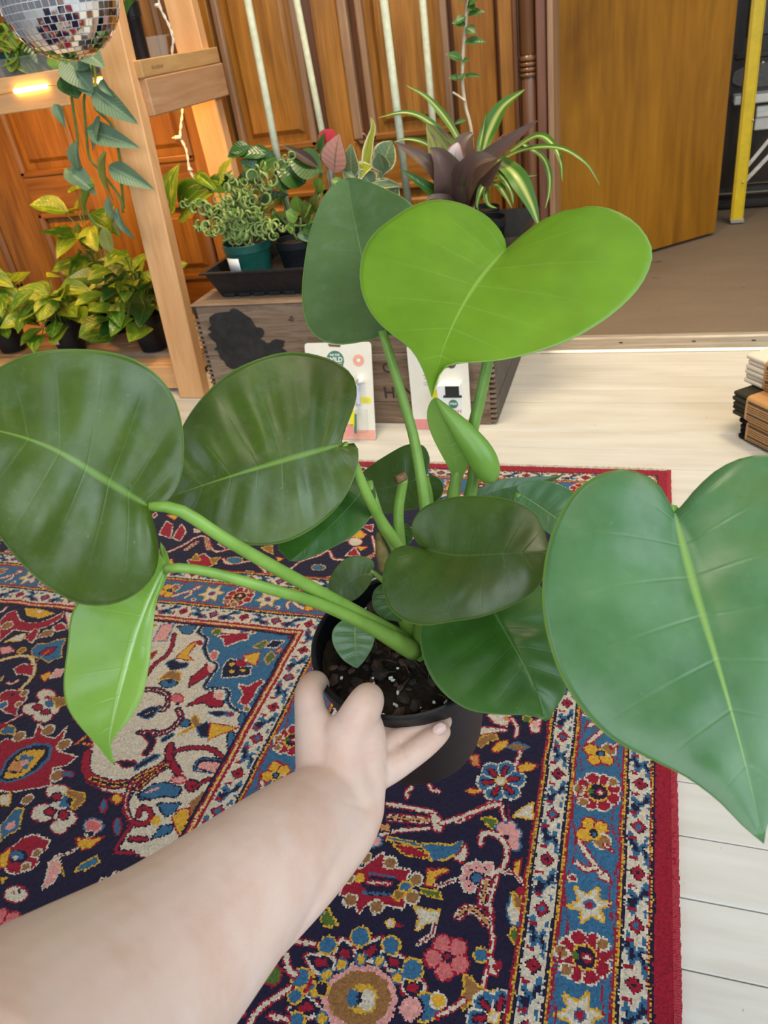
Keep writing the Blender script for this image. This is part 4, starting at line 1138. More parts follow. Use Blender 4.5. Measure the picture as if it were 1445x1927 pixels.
# leaf behind the cut stub
TL(L_OLIVE, [(801, 898), (750, 912), (700, 925), (652, 934)],
   [(806, 884), (808, 860), (795, 838), (765, 837), (725, 858), (690, 882), (662, 910)],
   [(815, 894), (832, 908), (834, 928), (815, 948), (770, 960), (720, 967), (680, 957)],
   0.735, 0.72, 0.25, -0.25, pw=1.4)
# centre leaf
TL(L_OLIVE, [(797, 1033), (860, 1045), (930, 1043), (1032, 1038)],
   [(785, 1022), (775, 1000), (778, 978), (800, 953), (840, 938), (890, 933), (950, 938), (1000, 960), (1022, 995), (1030, 1020)],
   [(785, 1030), (758, 1027), (735, 1040), (722, 1070), (720, 1105), (732, 1142), (760, 1168), (800, 1177), (850, 1170), (910, 1160), (970, 1136), (1010, 1108), (1027, 1070)],
   0.605, 0.545, 0.30, -0.30, -0.016, -0.05, -0.22, pw=1.4, label='broad olive-green leaf over the middle of the pot')
# lower right leaf
TL(L_MID, [(905, 1105), (940, 1170), (985, 1250), (1012, 1310), (1027, 1357)],
   [(885, 1100), (840, 1120), (805, 1150), (790, 1195), (800, 1250), (830, 1300), (880, 1335), (940, 1345), (985, 1346), (1010, 1350)],
   [(925, 1095), (965, 1080), (1000, 1085), (1025, 1120), (1045, 1195), (1068, 1265), (1062, 1305), (1040, 1340), (1036, 1352)],
   0.632, 0.555, -0.05, 0.25, -0.012, 0.0, -0.10, pw=1.6, amp=0.002, label='deep green leaf drooping over the front right of the pot')
TL(L_BLUE, [(866, 1240), (862, 1280), (885, 1328)], [(840, 1236), (808, 1250), (802, 1272), (822, 1300), (855, 1320)], [(890, 1245), (905, 1280), (898, 1315)], 0.655, 0.625, pw=1.3)
# right-hand leaf close to the eye
TL(L_BLUE, [(1268, 965), (1285, 1030), (1310, 1120), (1350, 1250), (1395, 1410), (1437, 1588)],
   [(1258, 945), (1243, 917), (1212, 893), (1165, 884), (1115, 899), (1075, 933), (1045, 985), (1028, 1040), (1020, 1110), (1026, 1180), (1050, 1260), (1090, 1330), (1150, 1390), (1220, 1427), (1290, 1462), (1350, 1506), (1395, 1552)],
   [(1284, 952), (1310, 920), (1350, 884), (1400, 861), (1450, 858), (1510, 880), (1565, 930), (1605, 1010), (1620, 1100), (1610, 1200), (1580, 1300), (1530, 1400), (1475, 1480), (1445, 1545)],
   0.452, 0.375, -0.20, -0.10, -0.010, -0.22, -0.15, pw=1.6, label='large bluish-green leaf at the right')
# leaves at the back right
TL(L_MID, [(893, 936), (950, 918), (1010, 907), (1062, 892)], [(900, 920), (940, 903), (1000, 897), (1040, 896)], [(905, 948), (950, 946), (1000, 926), (1040, 906)], 0.70, 0.73, 0.3, -0.3, pw=1.2)
TL(L_BLUE, [(976, 928), (1010, 950), (1060, 985), (1100, 1010)], [(972, 918), (985, 908), (1020, 904), (1060, 915), (1095, 940), (1110, 980)], [(966, 940), (975, 955), (1000, 975), (1030, 1003), (1070, 1025)], 0.668, 0.65, 0.1, -0.3, pw=1.2, label='small teal leaf behind the right-hand leaf')
# unfurling new leaf: one half open, the other still rolled into a tube
nl = TL(L_ROLL, [(860, 925), (858, 880), (846, 830), (830, 785), (819, 748)],
   [(846, 885), (832, 858), (815, 825), (805, 795), (804, 772), (811, 754)],
   [(872, 895), (884, 868), (886, 845), (872, 815), (850, 782), (830, 757)],
   0.668, 0.634, 0.30, -0.15, 0.0, 0.0, 0.0, pw=1.0, amp=0.0, label='pale green new leaf still half rolled')
P_ = resample([tuple(at(821, 750, 0.630))+(0.0012,), tuple(at(838, 772, 0.632))+(0.0046,), tuple(at(868, 808, 0.636))+(0.0088,), tuple(at(898, 848, 0.640))+(0.0118,), tuple(at(914, 876, 0.643))+(0.0116,), tuple(at(922, 898, 0.646))+(0.0084,), tuple(at(925, 906, 0.648))+(0.0030,)], 34, 3)
bm = bmesh.new(); tube_bm(bm, [Vector(q[:3]) for q in P_], [float(q[3]) for q in P_], 20); uvl = bm.loops.layers.uv.new('UVMap')
for f in bm.faces:
    for lp in f.loops: lp[uvl].uv = (0.3, 0.37)
sub('rolled_margin', from_bm(bm, True), L_ROLL, nl)
# small juvenile leaves over the soil
TL(L_OLIVE, [(694, 1076), (665, 1090), (635, 1112), (622, 1122)], [(704, 1068), (700, 1054), (680, 1046), (655, 1049), (632, 1068), (618, 1098)], [(702, 1085), (690, 1108), (665, 1130), (640, 1127)], 0.645, 0.635, 0.2, -0.2, pw=1.2)
TL(L_BLUE, [(668, 1166), (668, 1200), (672, 1258)], [(645, 1167), (627, 1185), (626, 1210), (642, 1238), (660, 1252)], [(692, 1168), (705, 1188), (702, 1215), (688, 1240), (680, 1250)], 0.65, 0.64, -0.1, 0.1, pw=1.2, label='small dusty leaf hanging over the soil')
TL(L_MID, [(738, 1100), (738, 1130), (752, 1170)], [(720, 1098), (702, 1115), (703, 1145), (722, 1164)], [(755, 1102), (772, 1130), (768, 1160)], 0.648, 0.635, pw=1.2)
TL(L_MID, [(745, 1025), (752, 1010), (765, 985)], [(735, 1020), (728, 1000), (742, 988)], [(760, 1030), (775, 1018), (775, 998)], 0.675, 0.69, pw=1.2)
# pale leaf hanging at the lower left
TL(L_PALE, [(312, 1066), (285, 1120), (258, 1190), (235, 1270), (216, 1345), (207, 1395), (216, 1440)],
   [(300, 1040), (270, 1030), (225, 1060), (175, 1105), (137, 1150), (127, 1220), (120, 1285), (126, 1328), (150, 1366), (185, 1404), (203, 1428)],
   [(300, 1020), (312, 1035), (319, 1060), (310, 1095), (295, 1130), (287, 1190), (281, 1250), (268, 1310), (245, 1352), (217, 1385), (208, 1408)],
   0.520, 0.505, 0.30, 0.75, -0.008, 0.0, 0.25, pw=1.3, label='pale lime leaf hanging at the lower left')
# ================================================================== the arm and hand that hold the pot
def skin():
    t = NT('pale_skin'); co = t.coord('Object')
    a = t.noise(co, 22, 4, 0.6); b = t.noise(co, 75, 3, 0.6); f = t.noise(co, 900, 2, 0.5)
    c = t.ramp(a, [(0.25, (0.69, 0.445, 0.335)), (0.5, (0.755, 0.545, 0.45)), (0.75, (0.785, 0.60, 0.52))])
    c = t.mix(t.ramp(b, [(0.5, 0.0), (0.8, 0.35)]), c, (0.73, 0.50, 0.46))
    c = t.mix(t.ramp(t.noise(co, 190, 2), [(0.77, 0.0), (0.80, 0.55)]), c, (0.38, 0.17, 0.10))
    vo = t.n('TexVoronoi'); t.put(vo.inputs['Vector'], co); vo.inputs['Scale'].default_value = 900
    t.bump(t.math('ADD', t.math('MULTIPLY', vo.outputs['Distance'], 0.6), f), 0.16, 0.0005)
    t.base(c, 0.46, 0.4)
    t.bsdf.inputs['Subsurface Weight'].default_value = 0.30
    t.bsdf.inputs['Subsurface Radius'].default_value = (0.010, 0.0045, 0.0028)
    t.bsdf.inputs['Subsurface Scale'].default_value = 0.6
    return t.m
M_SKIN = skin()
def limb(bm, chain, n=22, seg=16):
    """chain of (px, py, distance, half width px) -> capsule chain"""
    C = resample([tuple(at(*c[:3]))+(c[3]*c[2]/IMG_F,) for c in chain], n, 3)
    tube_bm(bm, [Vector(c[:3]) for c in C], [float(c[3]) for c in C], seg)
    for c in (C[0], C[-1]):
        bmesh.ops.create_uvsphere(bm, u_segments=14, v_segments=10, radius=float(c[3])*0.985, matrix=Matrix.Translation(c[:3]))
bm = bmesh.new()
# forearm, wrist
limb(bm, [(-190, 2250, 0.235, 350), (-25, 2085, 0.285, 292), (145, 1940, 0.345, 232), (300, 1812, 0.405, 182), (430, 1690, 0.460, 143), (535, 1590, 0.510, 112), (608, 1522, 0.554, 87), (648, 1472, 0.578, 70)], 40, 28)
limb(bm, [(585, 1540, 0.546, 72), (632, 1490, 0.565, 62), (640, 1450, 0.573, 54)], 14, 20)
# palm: three parallel columns and the heel of the hand
limb(bm, [(622, 1500, 0.558, 58), (606, 1450, 0.568, 50), (598, 1400, 0.574, 44), (590, 1360, 0.580, 37)])
limb(bm, [(650, 1500, 0.558, 62), (648, 1440, 0.566, 54), (650, 1385, 0.570, 47)])
limb(bm, [(682, 1520, 0.558, 42), (688, 1460, 0.568, 40), (687, 1400, 0.572, 42), (684, 1370, 0.573, 40)])
limb(bm, [(430, 1770, 0.452, 92), (552, 1668, 0.490, 72), (622, 1600, 0.525, 60), (662, 1555, 0.545, 52), (688, 1515, 0.558, 38), (690, 1480, 0.566, 30)])
# digit round the left side of the pot
limb(bm, [(590, 1372, 0.580, 36), (584, 1338, 0.584, 31), (581, 1312, 0.591, 28), (584, 1294, 0.604, 26), (594, 1284, 0.620, 23), (605, 1290, 0.645, 17)], 22, 16)
# digit hooked over the rim
limb(bm, [(652, 1405, 0.569, 46), (668, 1362, 0.567, 40), (682, 1335, 0.566, 37), (690, 1320, 0.571, 34), (693, 1314, 0.577, 31)], 18, 18)
# three fingers along the front of the pot
limb(bm, [(680, 1468, 0.571, 32), (722, 1452, 0.578, 30), (765, 1426, 0.585, 27), (800, 1401, 0.590, 25), (824, 1383, 0.594, 21), (831, 1377, 0.596, 19)], 20, 16)
limb(bm, [(684, 1424, 0.580, 28), (738, 1398, 0.594, 24), (785, 1374, 0.601, 21), (818, 1361, 0.604, 19), (837, 1358, 0.605, 16)], 20, 16)
limb(bm, [(690, 1396, 0.590, 22), (735, 1372, 0.605, 17), (765, 1360, 0.611, 14), (785, 1356, 0.614, 10)], 18, 14)
tmp = bpy.data.objects.new('tmp', from_bm(bm)); COL.objects.link(tmp)
r = tmp.modifiers.new('r', 'REMESH'); r.mode = 'VOXEL'; r.voxel_size = 0.0017
s = tmp.modifiers.new('s', 'SMOOTH'); s.factor = 0.5; s.iterations = 18
dg = bpy.context.evaluated_depsgraph_get(); dg.update()
me = bpy.data.meshes.new_from_object(tmp.evaluated_get(dg)); bpy.data.objects.remove(tmp)
# knuckle creases: fine grooves across the joints
co = np.empty(len(me.vertices)*3); me.vertices.foreach_get('co', co); co = co.reshape(-1, 3)
nm = np.empty(len(me.vertices)*3); me.vertices.foreach_get('normal', nm); nm = nm.reshape(-1, 3)
def crease(px, py, t, dpx, dpy, half, depth, width=0.0012, reach=0.011):
    c = np.array(at(px, py, t)); d = np.array(at(px+dpx, py+dpy, t))-c; d /= np.linalg.norm(d)
    v = co-c; s_ = v@d; r_ = np.linalg.norm(v, axis=1)
    wgt = np.exp(-(s_/width)**2)*np.clip(1-(r_/half)**2, 0, 1)
    co[:] -= nm*(wgt*depth)[:, None]
for q in ((676, 1345, .556, 12, -30), (674, 1352, .556, 12, -30), (681, 1338, .556, 12, -30)): crease(*q, 0.016, 0.0006)
for q in ((770, 1412, .575, 35, -22), (764, 1418, .575, 35, -22), (728, 1440, .57, 40, -20), (752, 1396, .58, 35, -18)): crease(*q, 0.014, 0.0007)
for q in ((712, 1400, .56, 2, 30), (716, 1415, .56, 2, 30), (708, 1388, .56, 2, 30), (718, 1432, .56, 2, 30)): crease(*q, 0.012, 0.0005)
for q in ((660, 1500, .54, 30, -40), (645, 1512, .54, 30, -40)): crease(*q, 0.02, 0.0006)
me.vertices.foreach_set('co', co.ravel()); me.update()
me.polygons.foreach_set('use_smooth', [True]*len(me.polygons)); me.materials.clear()
person = link('person', me, M_SKIN)
tag(person, 'bare pale forearm and hand reaching in from below and gripping the black pot', 'person')
M_NAIL = plain('finger_nail', (0.74, 0.52, 0.47), 0.25, var=0.05)
def nail(px, py, t, ux, uy, ln, wd):
    """small curved plate lying on the digit; u = its long direction in the picture plane"""
    c = at(px, py, t); U = (at(px+ux, py+uy, t)-c).normalized(); N = -Vector(ray(px, py)).normalized(); 
    N = (N-U*N.dot(U)).normalized(); V = N.cross(U); bm = bmesh.new(); g = []
    for i in range(9):
        row = []
        for j in range(7):
            a = i/8*2-1; b = j/6*2-1; w_ = wd*math.sqrt(max(0.05, 1-abs(a)**4))
            row.append(bm.verts.new(c+U*a*ln+V*b*w_+N*(-0.0022*b*b-0.0012*a*a)))
        g.append(row)
    for i in range(8):
        for j in range(6): bm.faces.new((g[i][j], g[i+1][j], g[i+1][j+1], g[i][j+1]))
    o = link('fingernail', from_bm(bm, True), M_NAIL, person); md = o.modifiers.new('t', 'SOLIDIFY'); md.thickness = 0.0005
nail(826, 1372, 0.5842, 30, -20, 0.0060, 0.0046)
# ================================================================== shelf stand, crate, ladder and shop goods
PINE_Z = wood('pine_upright', (0.66, 0.34, 0.14), (0.86, 0.52, 0.26), 2, 1.6, 0.5, 0.0, 10, 0.1, big=0.35)
PINE_X = wood('pine_level', (0.62, 0.31, 0.125), (0.82, 0.49, 0.235), 0, 1.6, 0.5, 0.0, 10, 0.1, big=0.35)
PINE_Y = wood('pine_cross', (0.40, 0.215, 0.11), (0.62, 0.38, 0.22), 1, 1.6, 0.55, 0.0, 10, 0.1, big=0.35)
PINE_E = wood('pine_end_grain', (0.44, 0.25, 0.10), (0.66, 0.42, 0.19), 1, 2.5, 0.6, 0.0, 6, 0.1)
XS = -1.186
stand = thing('plant_stand', 'pale wooden A-frame plant stand with shelves along the panelled wall', 'shelf', (-1.7, 2.0, 0.0))
def leg(x0, x1, yb, yt, th, zt, mat=PINE_Z):
    return link('leg', prism([(x0, yb, 0.0), (x1, yb, 0.0), (x1, yt, zt), (x0, yt, zt)], (0, th, 0), 0.003), mat, stand)
for x1 in (XS, -2.45):
    leg(x1-0.082, x1, 1.770, 1.905, 0.040, 1.55); leg(x1-0.082, x1, 2.265, 2.185, 0.040, 1.55)
link('side_brace', box(XS-0.001, XS+0.019, 1.868, 2.285, 0.716, 0.799, 0.003), PINE_Y, stand)
link('side_brace', box(-2.45-0.101, -2.45-0.083, 1.868, 2.285, 0.716, 0.799, 0.003), PINE_Y, stand)
for k in range(4):
    y0 = 1.905+k*0.092
    link('shelf_board', box(-2.52, XS-0.084 if k == 0 else XS-0.001, y0, y0+0.088, 0.800, 0.818, 0.002), PINE_X, stand)
link('shelf_end', box(XS-0.002, XS+0.018, 1.865, 2.275, 0.800, 0.838, 0.002), PINE_E, stand)
xr = on_y(131, 170, 1.90).x
rail_f = link('front_rail', box(-2.45, xr, 1.885, 1.903, on_y(60, 208, 1.89).z, on_y(60, 138, 1.89).z, 0.002), PINE_X, stand)
ZL = 0.082
for k in range(5):
    y0 = 1.835+k*0.085
    link('lower_board', box(-2.52, XS-0.084, y0, y0+0.081, ZL-0.018, ZL, 0.002), PINE_X, stand)
link('lower_rail', box(-2.45, XS-0.084, 1.812, 1.830, 0.012, ZL-0.001, 0.002), PINE_X, stand)
link('lower_rail', box(-2.45, XS-0.084, 2.235, 2.255, 0.012, ZL-0.019, 0.002), PINE_X, stand)
link('lower_brace', box(XS-0.104, XS-0.085, 1.832, 2.250, 0.020, ZL-0.019, 0.002), PINE_Y, stand)
# stamp on the shelf end
def text_mesh(s, size, ext=0.0002, font_bold=0.0):
    cu = bpy.data.curves.new('t', 'FONT'); cu.body = s; cu.size = size; cu.extrude = ext; cu.align_x = 'CENTER'; cu.align_y = 'CENTER'; cu.offset = font_bold; cu.resolution_u = 3
    o = bpy.data.objects.new('t', cu); COL.objects.link(o); dg = bpy.context.evaluated_depsgraph_get(); dg.update()
    me = bpy.data.meshes.new_from_object(o.evaluated_get(dg)); bpy.data.objects.remove(o); me.materials.clear(); return me
def basis(o, x, z):
    """matrix with local x along x, local z along z (text and prints face +z)"""
    x = Vector(x).normalized(); z = Vector(z); z = (z-x*z.dot(x)).normalized(); y = z.cross(x)
    M = Matrix((x, y, z)).transposed().to_4x4(); M.translation = Vector(o); return M
M_INK = plain('black_ink', (0.03, 0.025, 0.022), 0.7)
p = on_x(297, 125, XS+0.0185)
for q_ in range(7): link('stamp_mark', box(XS+0.0178, XS+0.0183, p.y-0.028+q_*0.008, p.y-0.0225+q_*0.008, p.z-0.004, p.z+0.004-0.001*(q_ % 3)), plain('faded_stamp', (0.27, 0.16, 0.075), 0.8), stand)
# warm strip lights on the front rail
M_LED = emis('warm_strip_light', (1.0, 0.62, 0.16), 26.0); M_LEDW = plain('amber_cable', (0.75, 0.36, 0.05), 0.4)
sl = thing('strip_light', 'glowing warm strip light along the upper shelf rail', 'light', on_y(58, 168, 1.883))
def yb(px, py, Y): return on_y(px, py, Y)
link('tube', tube([yb(28, 172, 1.881), yb(88, 162, 1.881)], 0.0052, 6, 10), M_LED, sl); link('tube', tube([yb(-150, 205, 1.881), yb(-40, 184, 1.881)], 0.0052, 6, 10), M_LED, sl)
link('tube', tube([yb(180, 153, 1.90), yb(192, 151, 1.90)], 0.0045, 6, 10), M_LED, sl)
link('cable', tube([yb(-160, 208, 1.879), yb(0, 177, 1.880), yb(88, 162, 1.880), yb(125, 158, 1.880), yb(180, 153, 1.90)], 0.0016, 20, 6), M_LEDW, sl)
lp = bpy.data.lights.new('strip_glow', 'AREA'); lp.shape = 'RECTANGLE'; lp.size = 0.9; lp.size_y = 0.03; lp.energy = 6.5; lp.color = (1.0, 0.50, 0.11)
lo = bpy.data.objects.new('strip_glow', lp); COL.objects.link(lo); lo.location = (-1.62, 1.97, 0.79); lo.rotation_euler = (math.radians(18), 0, 0)
# clear trays
def clear_mat():
    t = NT('clear_plastic'); t.base((0.86, 0.88, 0.88), 0.12, 0.5)
    t.bsdf.inputs['Transmission Weight'].default_value = 0.0
    tr = t.n('BsdfTransparent'); tr.inputs[0].default_value = (0.93, 0.94, 0.95, 1); ms = t.n('MixShader'); ms.inputs[0].default_value = 0.90
    t.t.links.new(t.bsdf.outputs[0], ms.inputs[1]); t.t.links.new(tr.outputs[0], ms.inputs[2]); t.t.links.new(ms.outputs[0], t.out.inputs[0]); return t.m
M_CLEAR = clear_mat()
def tray_mesh(x0, x1, y0, y1, z0, z1, flare=0.012, th=0.0016, lip=0.006):
    bm = bmesh.new()
    def rg_(x0, x1, y0, y1, z): return [bm.verts.new(q) for q in ((x0, y0, z), (x1, y0, z), (x1, y1, z), (x0, y1, z))]
    f = flare
    R = [rg_(x0+f, x1-f, y0+f, y1-f, z0), rg_(x0, x1, y0, y1, z1-0.004), rg_(x0-lip, x1+lip, y0-lip, y1+lip, z1-0.004), rg_(x0-lip, x1+lip, y0-lip, y1+lip, z1), rg_(x0+th, x1-th, y0+th, y1-th, z1), rg_(x0+f+th, x1-f-th, y0+f+th, y1-f-th, z0+th)]
    for a, b in zip(R[:-1], R[1:]):
        for k in range(4): bm.faces.new((a[k], a[(k+1) % 4], b[(k+1) % 4], b[k]))
    bm.faces.new(R[0][::-1]); bm.faces.new(R[-1]); bmesh.ops.recalc_face_normals(bm, faces=bm.faces[:]); return from_bm(bm)
tag(link('drip_tray', tray_mesh(-1.78, XS-0.095, 1.86, 2.20, ZL+0.001, ZL+0.022), M_CLEAR), 'clear shallow plastic tray under the pothos pots on the low shelf', 'tray')
tag(link('drip_tray', tray_mesh(-1.64, XS-0.097, 1.935, 2.215, 0.8185, 0.885, 0.006), M_CLEAR), 'clear deep plastic tray on the upper shelf behind the stand leg', 'tray')
tag(link('drip_tray', tray_mesh(-2.40, -1.665, 1.92, 2.24, 0.8185, 0.868, 0.006), M_CLEAR), 'clear plastic tray on the upper shelf at the left edge', 'tray')

# ---- crate
def crate_wood():
    t = NT('weathered_crate_wood'); co = t.coord('Object', (0.9, 9, 9), rnd=True); a = t.noise(co, 5, 5, 0.65, 0.8); b = t.noise(t.coord('Object'), 4, 3); f = t.noise(t.coord('Object', (4, 60, 60), rnd=True), 6, 3)
    c = t.ramp(a, [(0.28, (0.105, 0.066, 0.042)), (0.5, (0.235, 0.158, 0.105)), (0.75, (0.36, 0.26, 0.185))])
    c = t.mix(t.ramp(b, [(0.5, 0.0), (0.8, 0.5)]), c, (0.38, 0.28, 0.20)); c = t.mix(t.ramp(f, [(0.25, 0.6), (0.45, 0.0)]), c, (0.05, 0.03, 0.02))
    t.bump(f, 0.35, 0.002); return t.base(c, 0.75, 0.2)
M_CR = crate_wood(); M_CRD = plain('dark_stained_crate_side', (0.050, 0.040, 0.033), 0.5, var=0.5, scale=25, bump=0.2)
CX0, CX1, CY0, CY1, CZ = -1.062, -0.318, 1.632, 2.045, 0.318
crate = thing('wooden_crate', 'old brown wooden crate with a black paint patch under the plant trays', 'crate', ((CX0+CX1)/2, (CY0+CY1)/2, 0))
z1 = on_y(740, 757, CY0).z; z2 = on_y(470, 574, CY0).z
for za, zb in ((0.001, z1), (z1, 0.185), (0.185, z2)):
    link('front_board', box(CX0+0.014, CX1-0.014, CY0, CY0+0.014, za+0.0006, zb-0.0006, 0.0015), M_CR, crate)
    link('back_board', box(CX0+0.014, CX1-0.014, CY1-0.014, CY1, za+0.0006, zb-0.0006, 0.0015), M_CR, crate)
    link('side_board', box(CX1-0.013, CX1, CY0+0.008, CY1-0.008, za+0.0006, zb-0.0006, 0.0015), M_CRD, crate)
    link('side_board', box(CX0, CX0+0.013, CY0+0.008, CY1-0.008, za+0.0006, zb-0.0006, 0.0015), M_CRD, crate)
link('top_board', box(CX0-0.002, CX1+0.001, CY0-0.003, CY1+0.001, z2, CZ, 0.003), M_CR, crate)
fm = box(-0.008, 0.008, 0.0, 0.013, 0.0, 0.0062, 0.001)
for k in range(22):
    zz = 0.006+k*0.0128
    if zz > z2-0.01: break
    link('finger_joint', fm, M_CR, crate, Matrix.Translation((CX1-0.008, CY0+0.0008, zz))); link('finger_joint', fm, M_CR, crate, Matrix.Translation((CX0+0.008, CY0+0.0008, zz)))
    
bl = [(100, 340), (165, 295), (230, 275), (370, 265), (385, 235), (430, 218), (480, 235), (550, 280), (600, 320), (655, 348), (690, 400), (720, 455), (745, 478), (790, 480), (830, 505), (850, 550), (830, 600), (790, 640), (850, 665), (880, 692), (920, 690), (950, 660), (1010, 636), (1050, 645), (1130, 662), (1110, 700), (1115, 740), (1085, 760), (1150, 800), (1120, 900), (900, 980), (600, 1040), (400, 1044), (330, 1000), (300, 940), (250, 900), (210, 800), (160, 780), (200, 740), (190, 690), (130, 640), (80, 575), (130, 540), (75, 500), (125, 450), (100, 400)]
pts = []
for x_, y_ in bl:
    q = on_y(380+x_*0.1384, 550+y_*0.1384, CY0-0.0012); pts.append((q.x, CY0-0.0009, q.z))
link('paint_patch', prism(pts, (0, 0.0006, 0)), plain('matt_black_paint', (0.022, 0.021, 0.021), 0.6, var=0.45, scale=45, bump=0.3), crate)
M_STEN = plain('worn_stencil_ink', (0.055, 0.036, 0.026), 0.8, var=0.4, scale=200)
def stencil(s, px, py, size):
    q = on_y(px, py, CY0-0.0005); link('stencil_letters', text_mesh(s, size, 0.0003, 0.0006), M_STEN, crate, basis((q.x, CY0-0.0003, q.z), (1, 0, 0), (0, -1, 0)))
stencil('HSN', 752, 740, 0.042); stencil('O', 730, 693, 0.036); stencil('-0', 547, 601, 0.018)

# ---- black propagation trays on the crate
M_TRAY = plain('black_tray_plastic', (0.014, 0.014, 0.016), 0.38, var=0.35, scale=60, bump=0.08)
def nursery_tray(x0, x1, y0, y1, label):
    r_ = thing('nursery_tray', label, 'tray', ((x0+x1)/2, (y0+y1)/2, CZ+0.0005), 'black nursery trays on the crate')
    zt_ = CZ+0.068
    link('body', tray_mesh(x0, x1, y0, y1, CZ+0.0008, zt_, 0.022, 0.0025, 0.010), M_TRAY, r_)
    for k in range(6):
        xa = x0+0.03+(x1-x0-0.06)*k/6; link('foot_rib', box(xa, xa+(x1-x0-0.06)/6-0.012, y0+0.016, y0+0.0205, CZ+0.0008, CZ+0.010, 0.001), M_TRAY, r_)
    return r_
xt0 = on_y(372, 500, 1.662).x
nursery_tray(xt0+0.010, xt0+0.315, 1.665, 2.06, 'black plastic nursery tray holding the green pot at the left end of the crate')
nursery_tray(xt0+0.345, on_y(968, 395, 1.74).x, 1.74, 2.10, 'black plastic nursery tray under the bromeliad and spider plant')

# ---- pale green metal stand
M_MINT = plain('pale_green_enamel', (0.66, 0.68, 0.50), 0.42, var=0.12, scale=70, bump=0.05)
ms_ = thing('metal_stand', 'tall pale green metal rod stand rising behind the potted plants', 'stand', (-0.75, 1.98, CZ))
def rod(px0, py0, px1, py1, Y, r, zb):
    a = on_y(px0, py0, Y); b = on_y(px1, py1, Y); d = (a-b); top = b+d*(1.6-b.z)/d.z; bot = b+d*(zb-b.z)/d.z
    link('rod', tube([bot, top], r, 4, 12), M_MINT, ms_); return bot
ra = rod(466, 0, 536, 370, 1.96, 0.0092, CZ+0.004); rb_ = rod(558, 0, 606, 248, 2.14, 0.0088, CZ+0.004); rc_ = rod(722, 0, 766, 365, 1.96, 0.0095, CZ+0.004); rd = rod(795, 0, 814, 228, 2.14, 0.0088, CZ+0.004)
for a, b in ((ra, rc_), (rb_, rd), (ra, rb_), (rc_, rd)):
    link('cross_bar', tube([a+Vector((0, 0, 0.075)), b+Vector((0, 0, 0.075))], 0.0075, 4, 10), M_MINT, ms_)

# ---- blister cards standing against the crate
M_CARD = plain('cream_card', (0.83, 0.80, 0.70), 0.5, var=0.03); M_CARDG = plain('print_green', (0.06, 0.21, 0.13), 0.5, var=0.05); M_PEACH = plain('print_peach', (0.86, 0.42, 0.32), 0.5, var=0.05)
M_PYEL = plain('print_yellow', (0.83, 0.78, 0.03), 0.5, var=0.05); M_PWH = plain('print_white', (0.88, 0.88, 0.86), 0.45, var=0.02); M_PGREY = plain('print_grey', (0.45, 0.46, 0.42), 0.5); M_PPINK = plain('print_pink', (0.80, 0.30, 0.30), 0.5, var=0.05); M_PLIL = plain('print_lilac', (0.62, 0.58, 0.80), 0.5, var=0.05)
class Card:
    def __init__(s, root, o, xd, up):
        s.root = root; s.o = Vector(o); s.x = Vector(xd).normalized(); s.u = Vector(up).normalized(); s.n = s.x.cross(s.u).normalized()
        if s.n.y > 0: s.n = -s.n
    def hit(s, px, py, off=0.0):
        v = Vector(ray(px, py)); c0 = Vector((0, 0, CAM_H)); o = s.o+s.n*off; return c0+v*((o-c0).dot(s.n)/v.dot(s.n))
    def loc(s, px, py): q = s.hit(px, py)-s.o; return q.dot(s.x), q.dot(s.u)
    def P(s, a, b, h): return s.o+s.x*a+s.u*b+s.n*h
    def poly(s, name, ab, h, th, mat, label=None): return link(name, prism([s.P(a, b, h) for a, b in ab], s.n*th), mat, s.root, None, label)
    def disc(s, name, px, py, r, h, mat, n=28):
        a0, b0 = s.loc(px, py); return s.poly(name, [(a0+r*math.cos(2*PI*k/n), b0+r*math.sin(2*PI*k/n)) for k in range(n)], h, 0.0004, mat)
    def text(s, t, px, py, size, h, mat, bold=0.0):
        a0, b0 = s.loc(px, py); return link('lettering', text_mesh(t, size, 0.0002, bold), mat, s.root, basis(s.P(a0, b0, h), s.x, s.n))
    def pxpoly(s, name, pts, h, th, mat): return s.poly(name, [s.loc(*q) for q in pts], h, th, mat)
def rrect(a0, a1, b0, b1, r, n=5):
    o = []
    for cx, cy, s0 in ((a1-r, b1-r, 0), (a0+r, b1-r, PI/2), (a0+r, b0+r, PI), (a1-r, b0+r, 1.5*PI)):
        for k in range(n+1): o.append((cx+r*math.cos(s0+k*PI/2/n), cy+r*math.sin(s0+k*PI/2/n)))
    return o
c1 = thing('blister_pack', 'cream blister card with green round logo and yellow tag leaning on the crate', 'package', (-0.69, 1.545, 0))
k1 = Card(c1, (-0.765, 1.545, 0.0005), (1, 0.0, 0), (0, 0.072, 0.24))
w1 = k1.loc(703, 740)[0]; h1 = k1.loc(702, 643)[1]
k1.poly('card', rrect(0.0, w1, 0.0, h1, 0.008), 0, 0.0012, M_CARD)
k1.poly('peach_band', [(0.002, 0.0005), (w1-0.0005, 0.0005), (w1-0.0005, 0.024), (0.002, 0.024)], 0.0013, 0.0003, M_PEACH)
k1.pxpoly('hang_slot', [(617, 647), (642, 649), (640, 653), (620, 652)], 0.0013, 0.0003, plain('slot_brown', (0.16, 0.09, 0.05), 0.8))  # hang slot as a plain brown patch on the card
k1.disc('round_logo', 631, 678, 0.0225, 0.0013, M_CARDG); k1.text('WILD', 631, 677, 0.0150, 0.0019, M_PWH, 0.0004); k1.text('WE THE', 630, 668, 0.0068, 0.0019, M_PWH, 0.0002)
for q_, l_ in ((684, 0.034), (689, 0.020)):
    a0, b0 = k1.loc(632, q_); k1.poly('print_line', [(a0-l_/2, b0), (a0+l_/2, b0), (a0+l_/2, b0+0.0012), (a0-l_/2, b0+0.0012)], 0.0019, 0.0002, M_PWH)
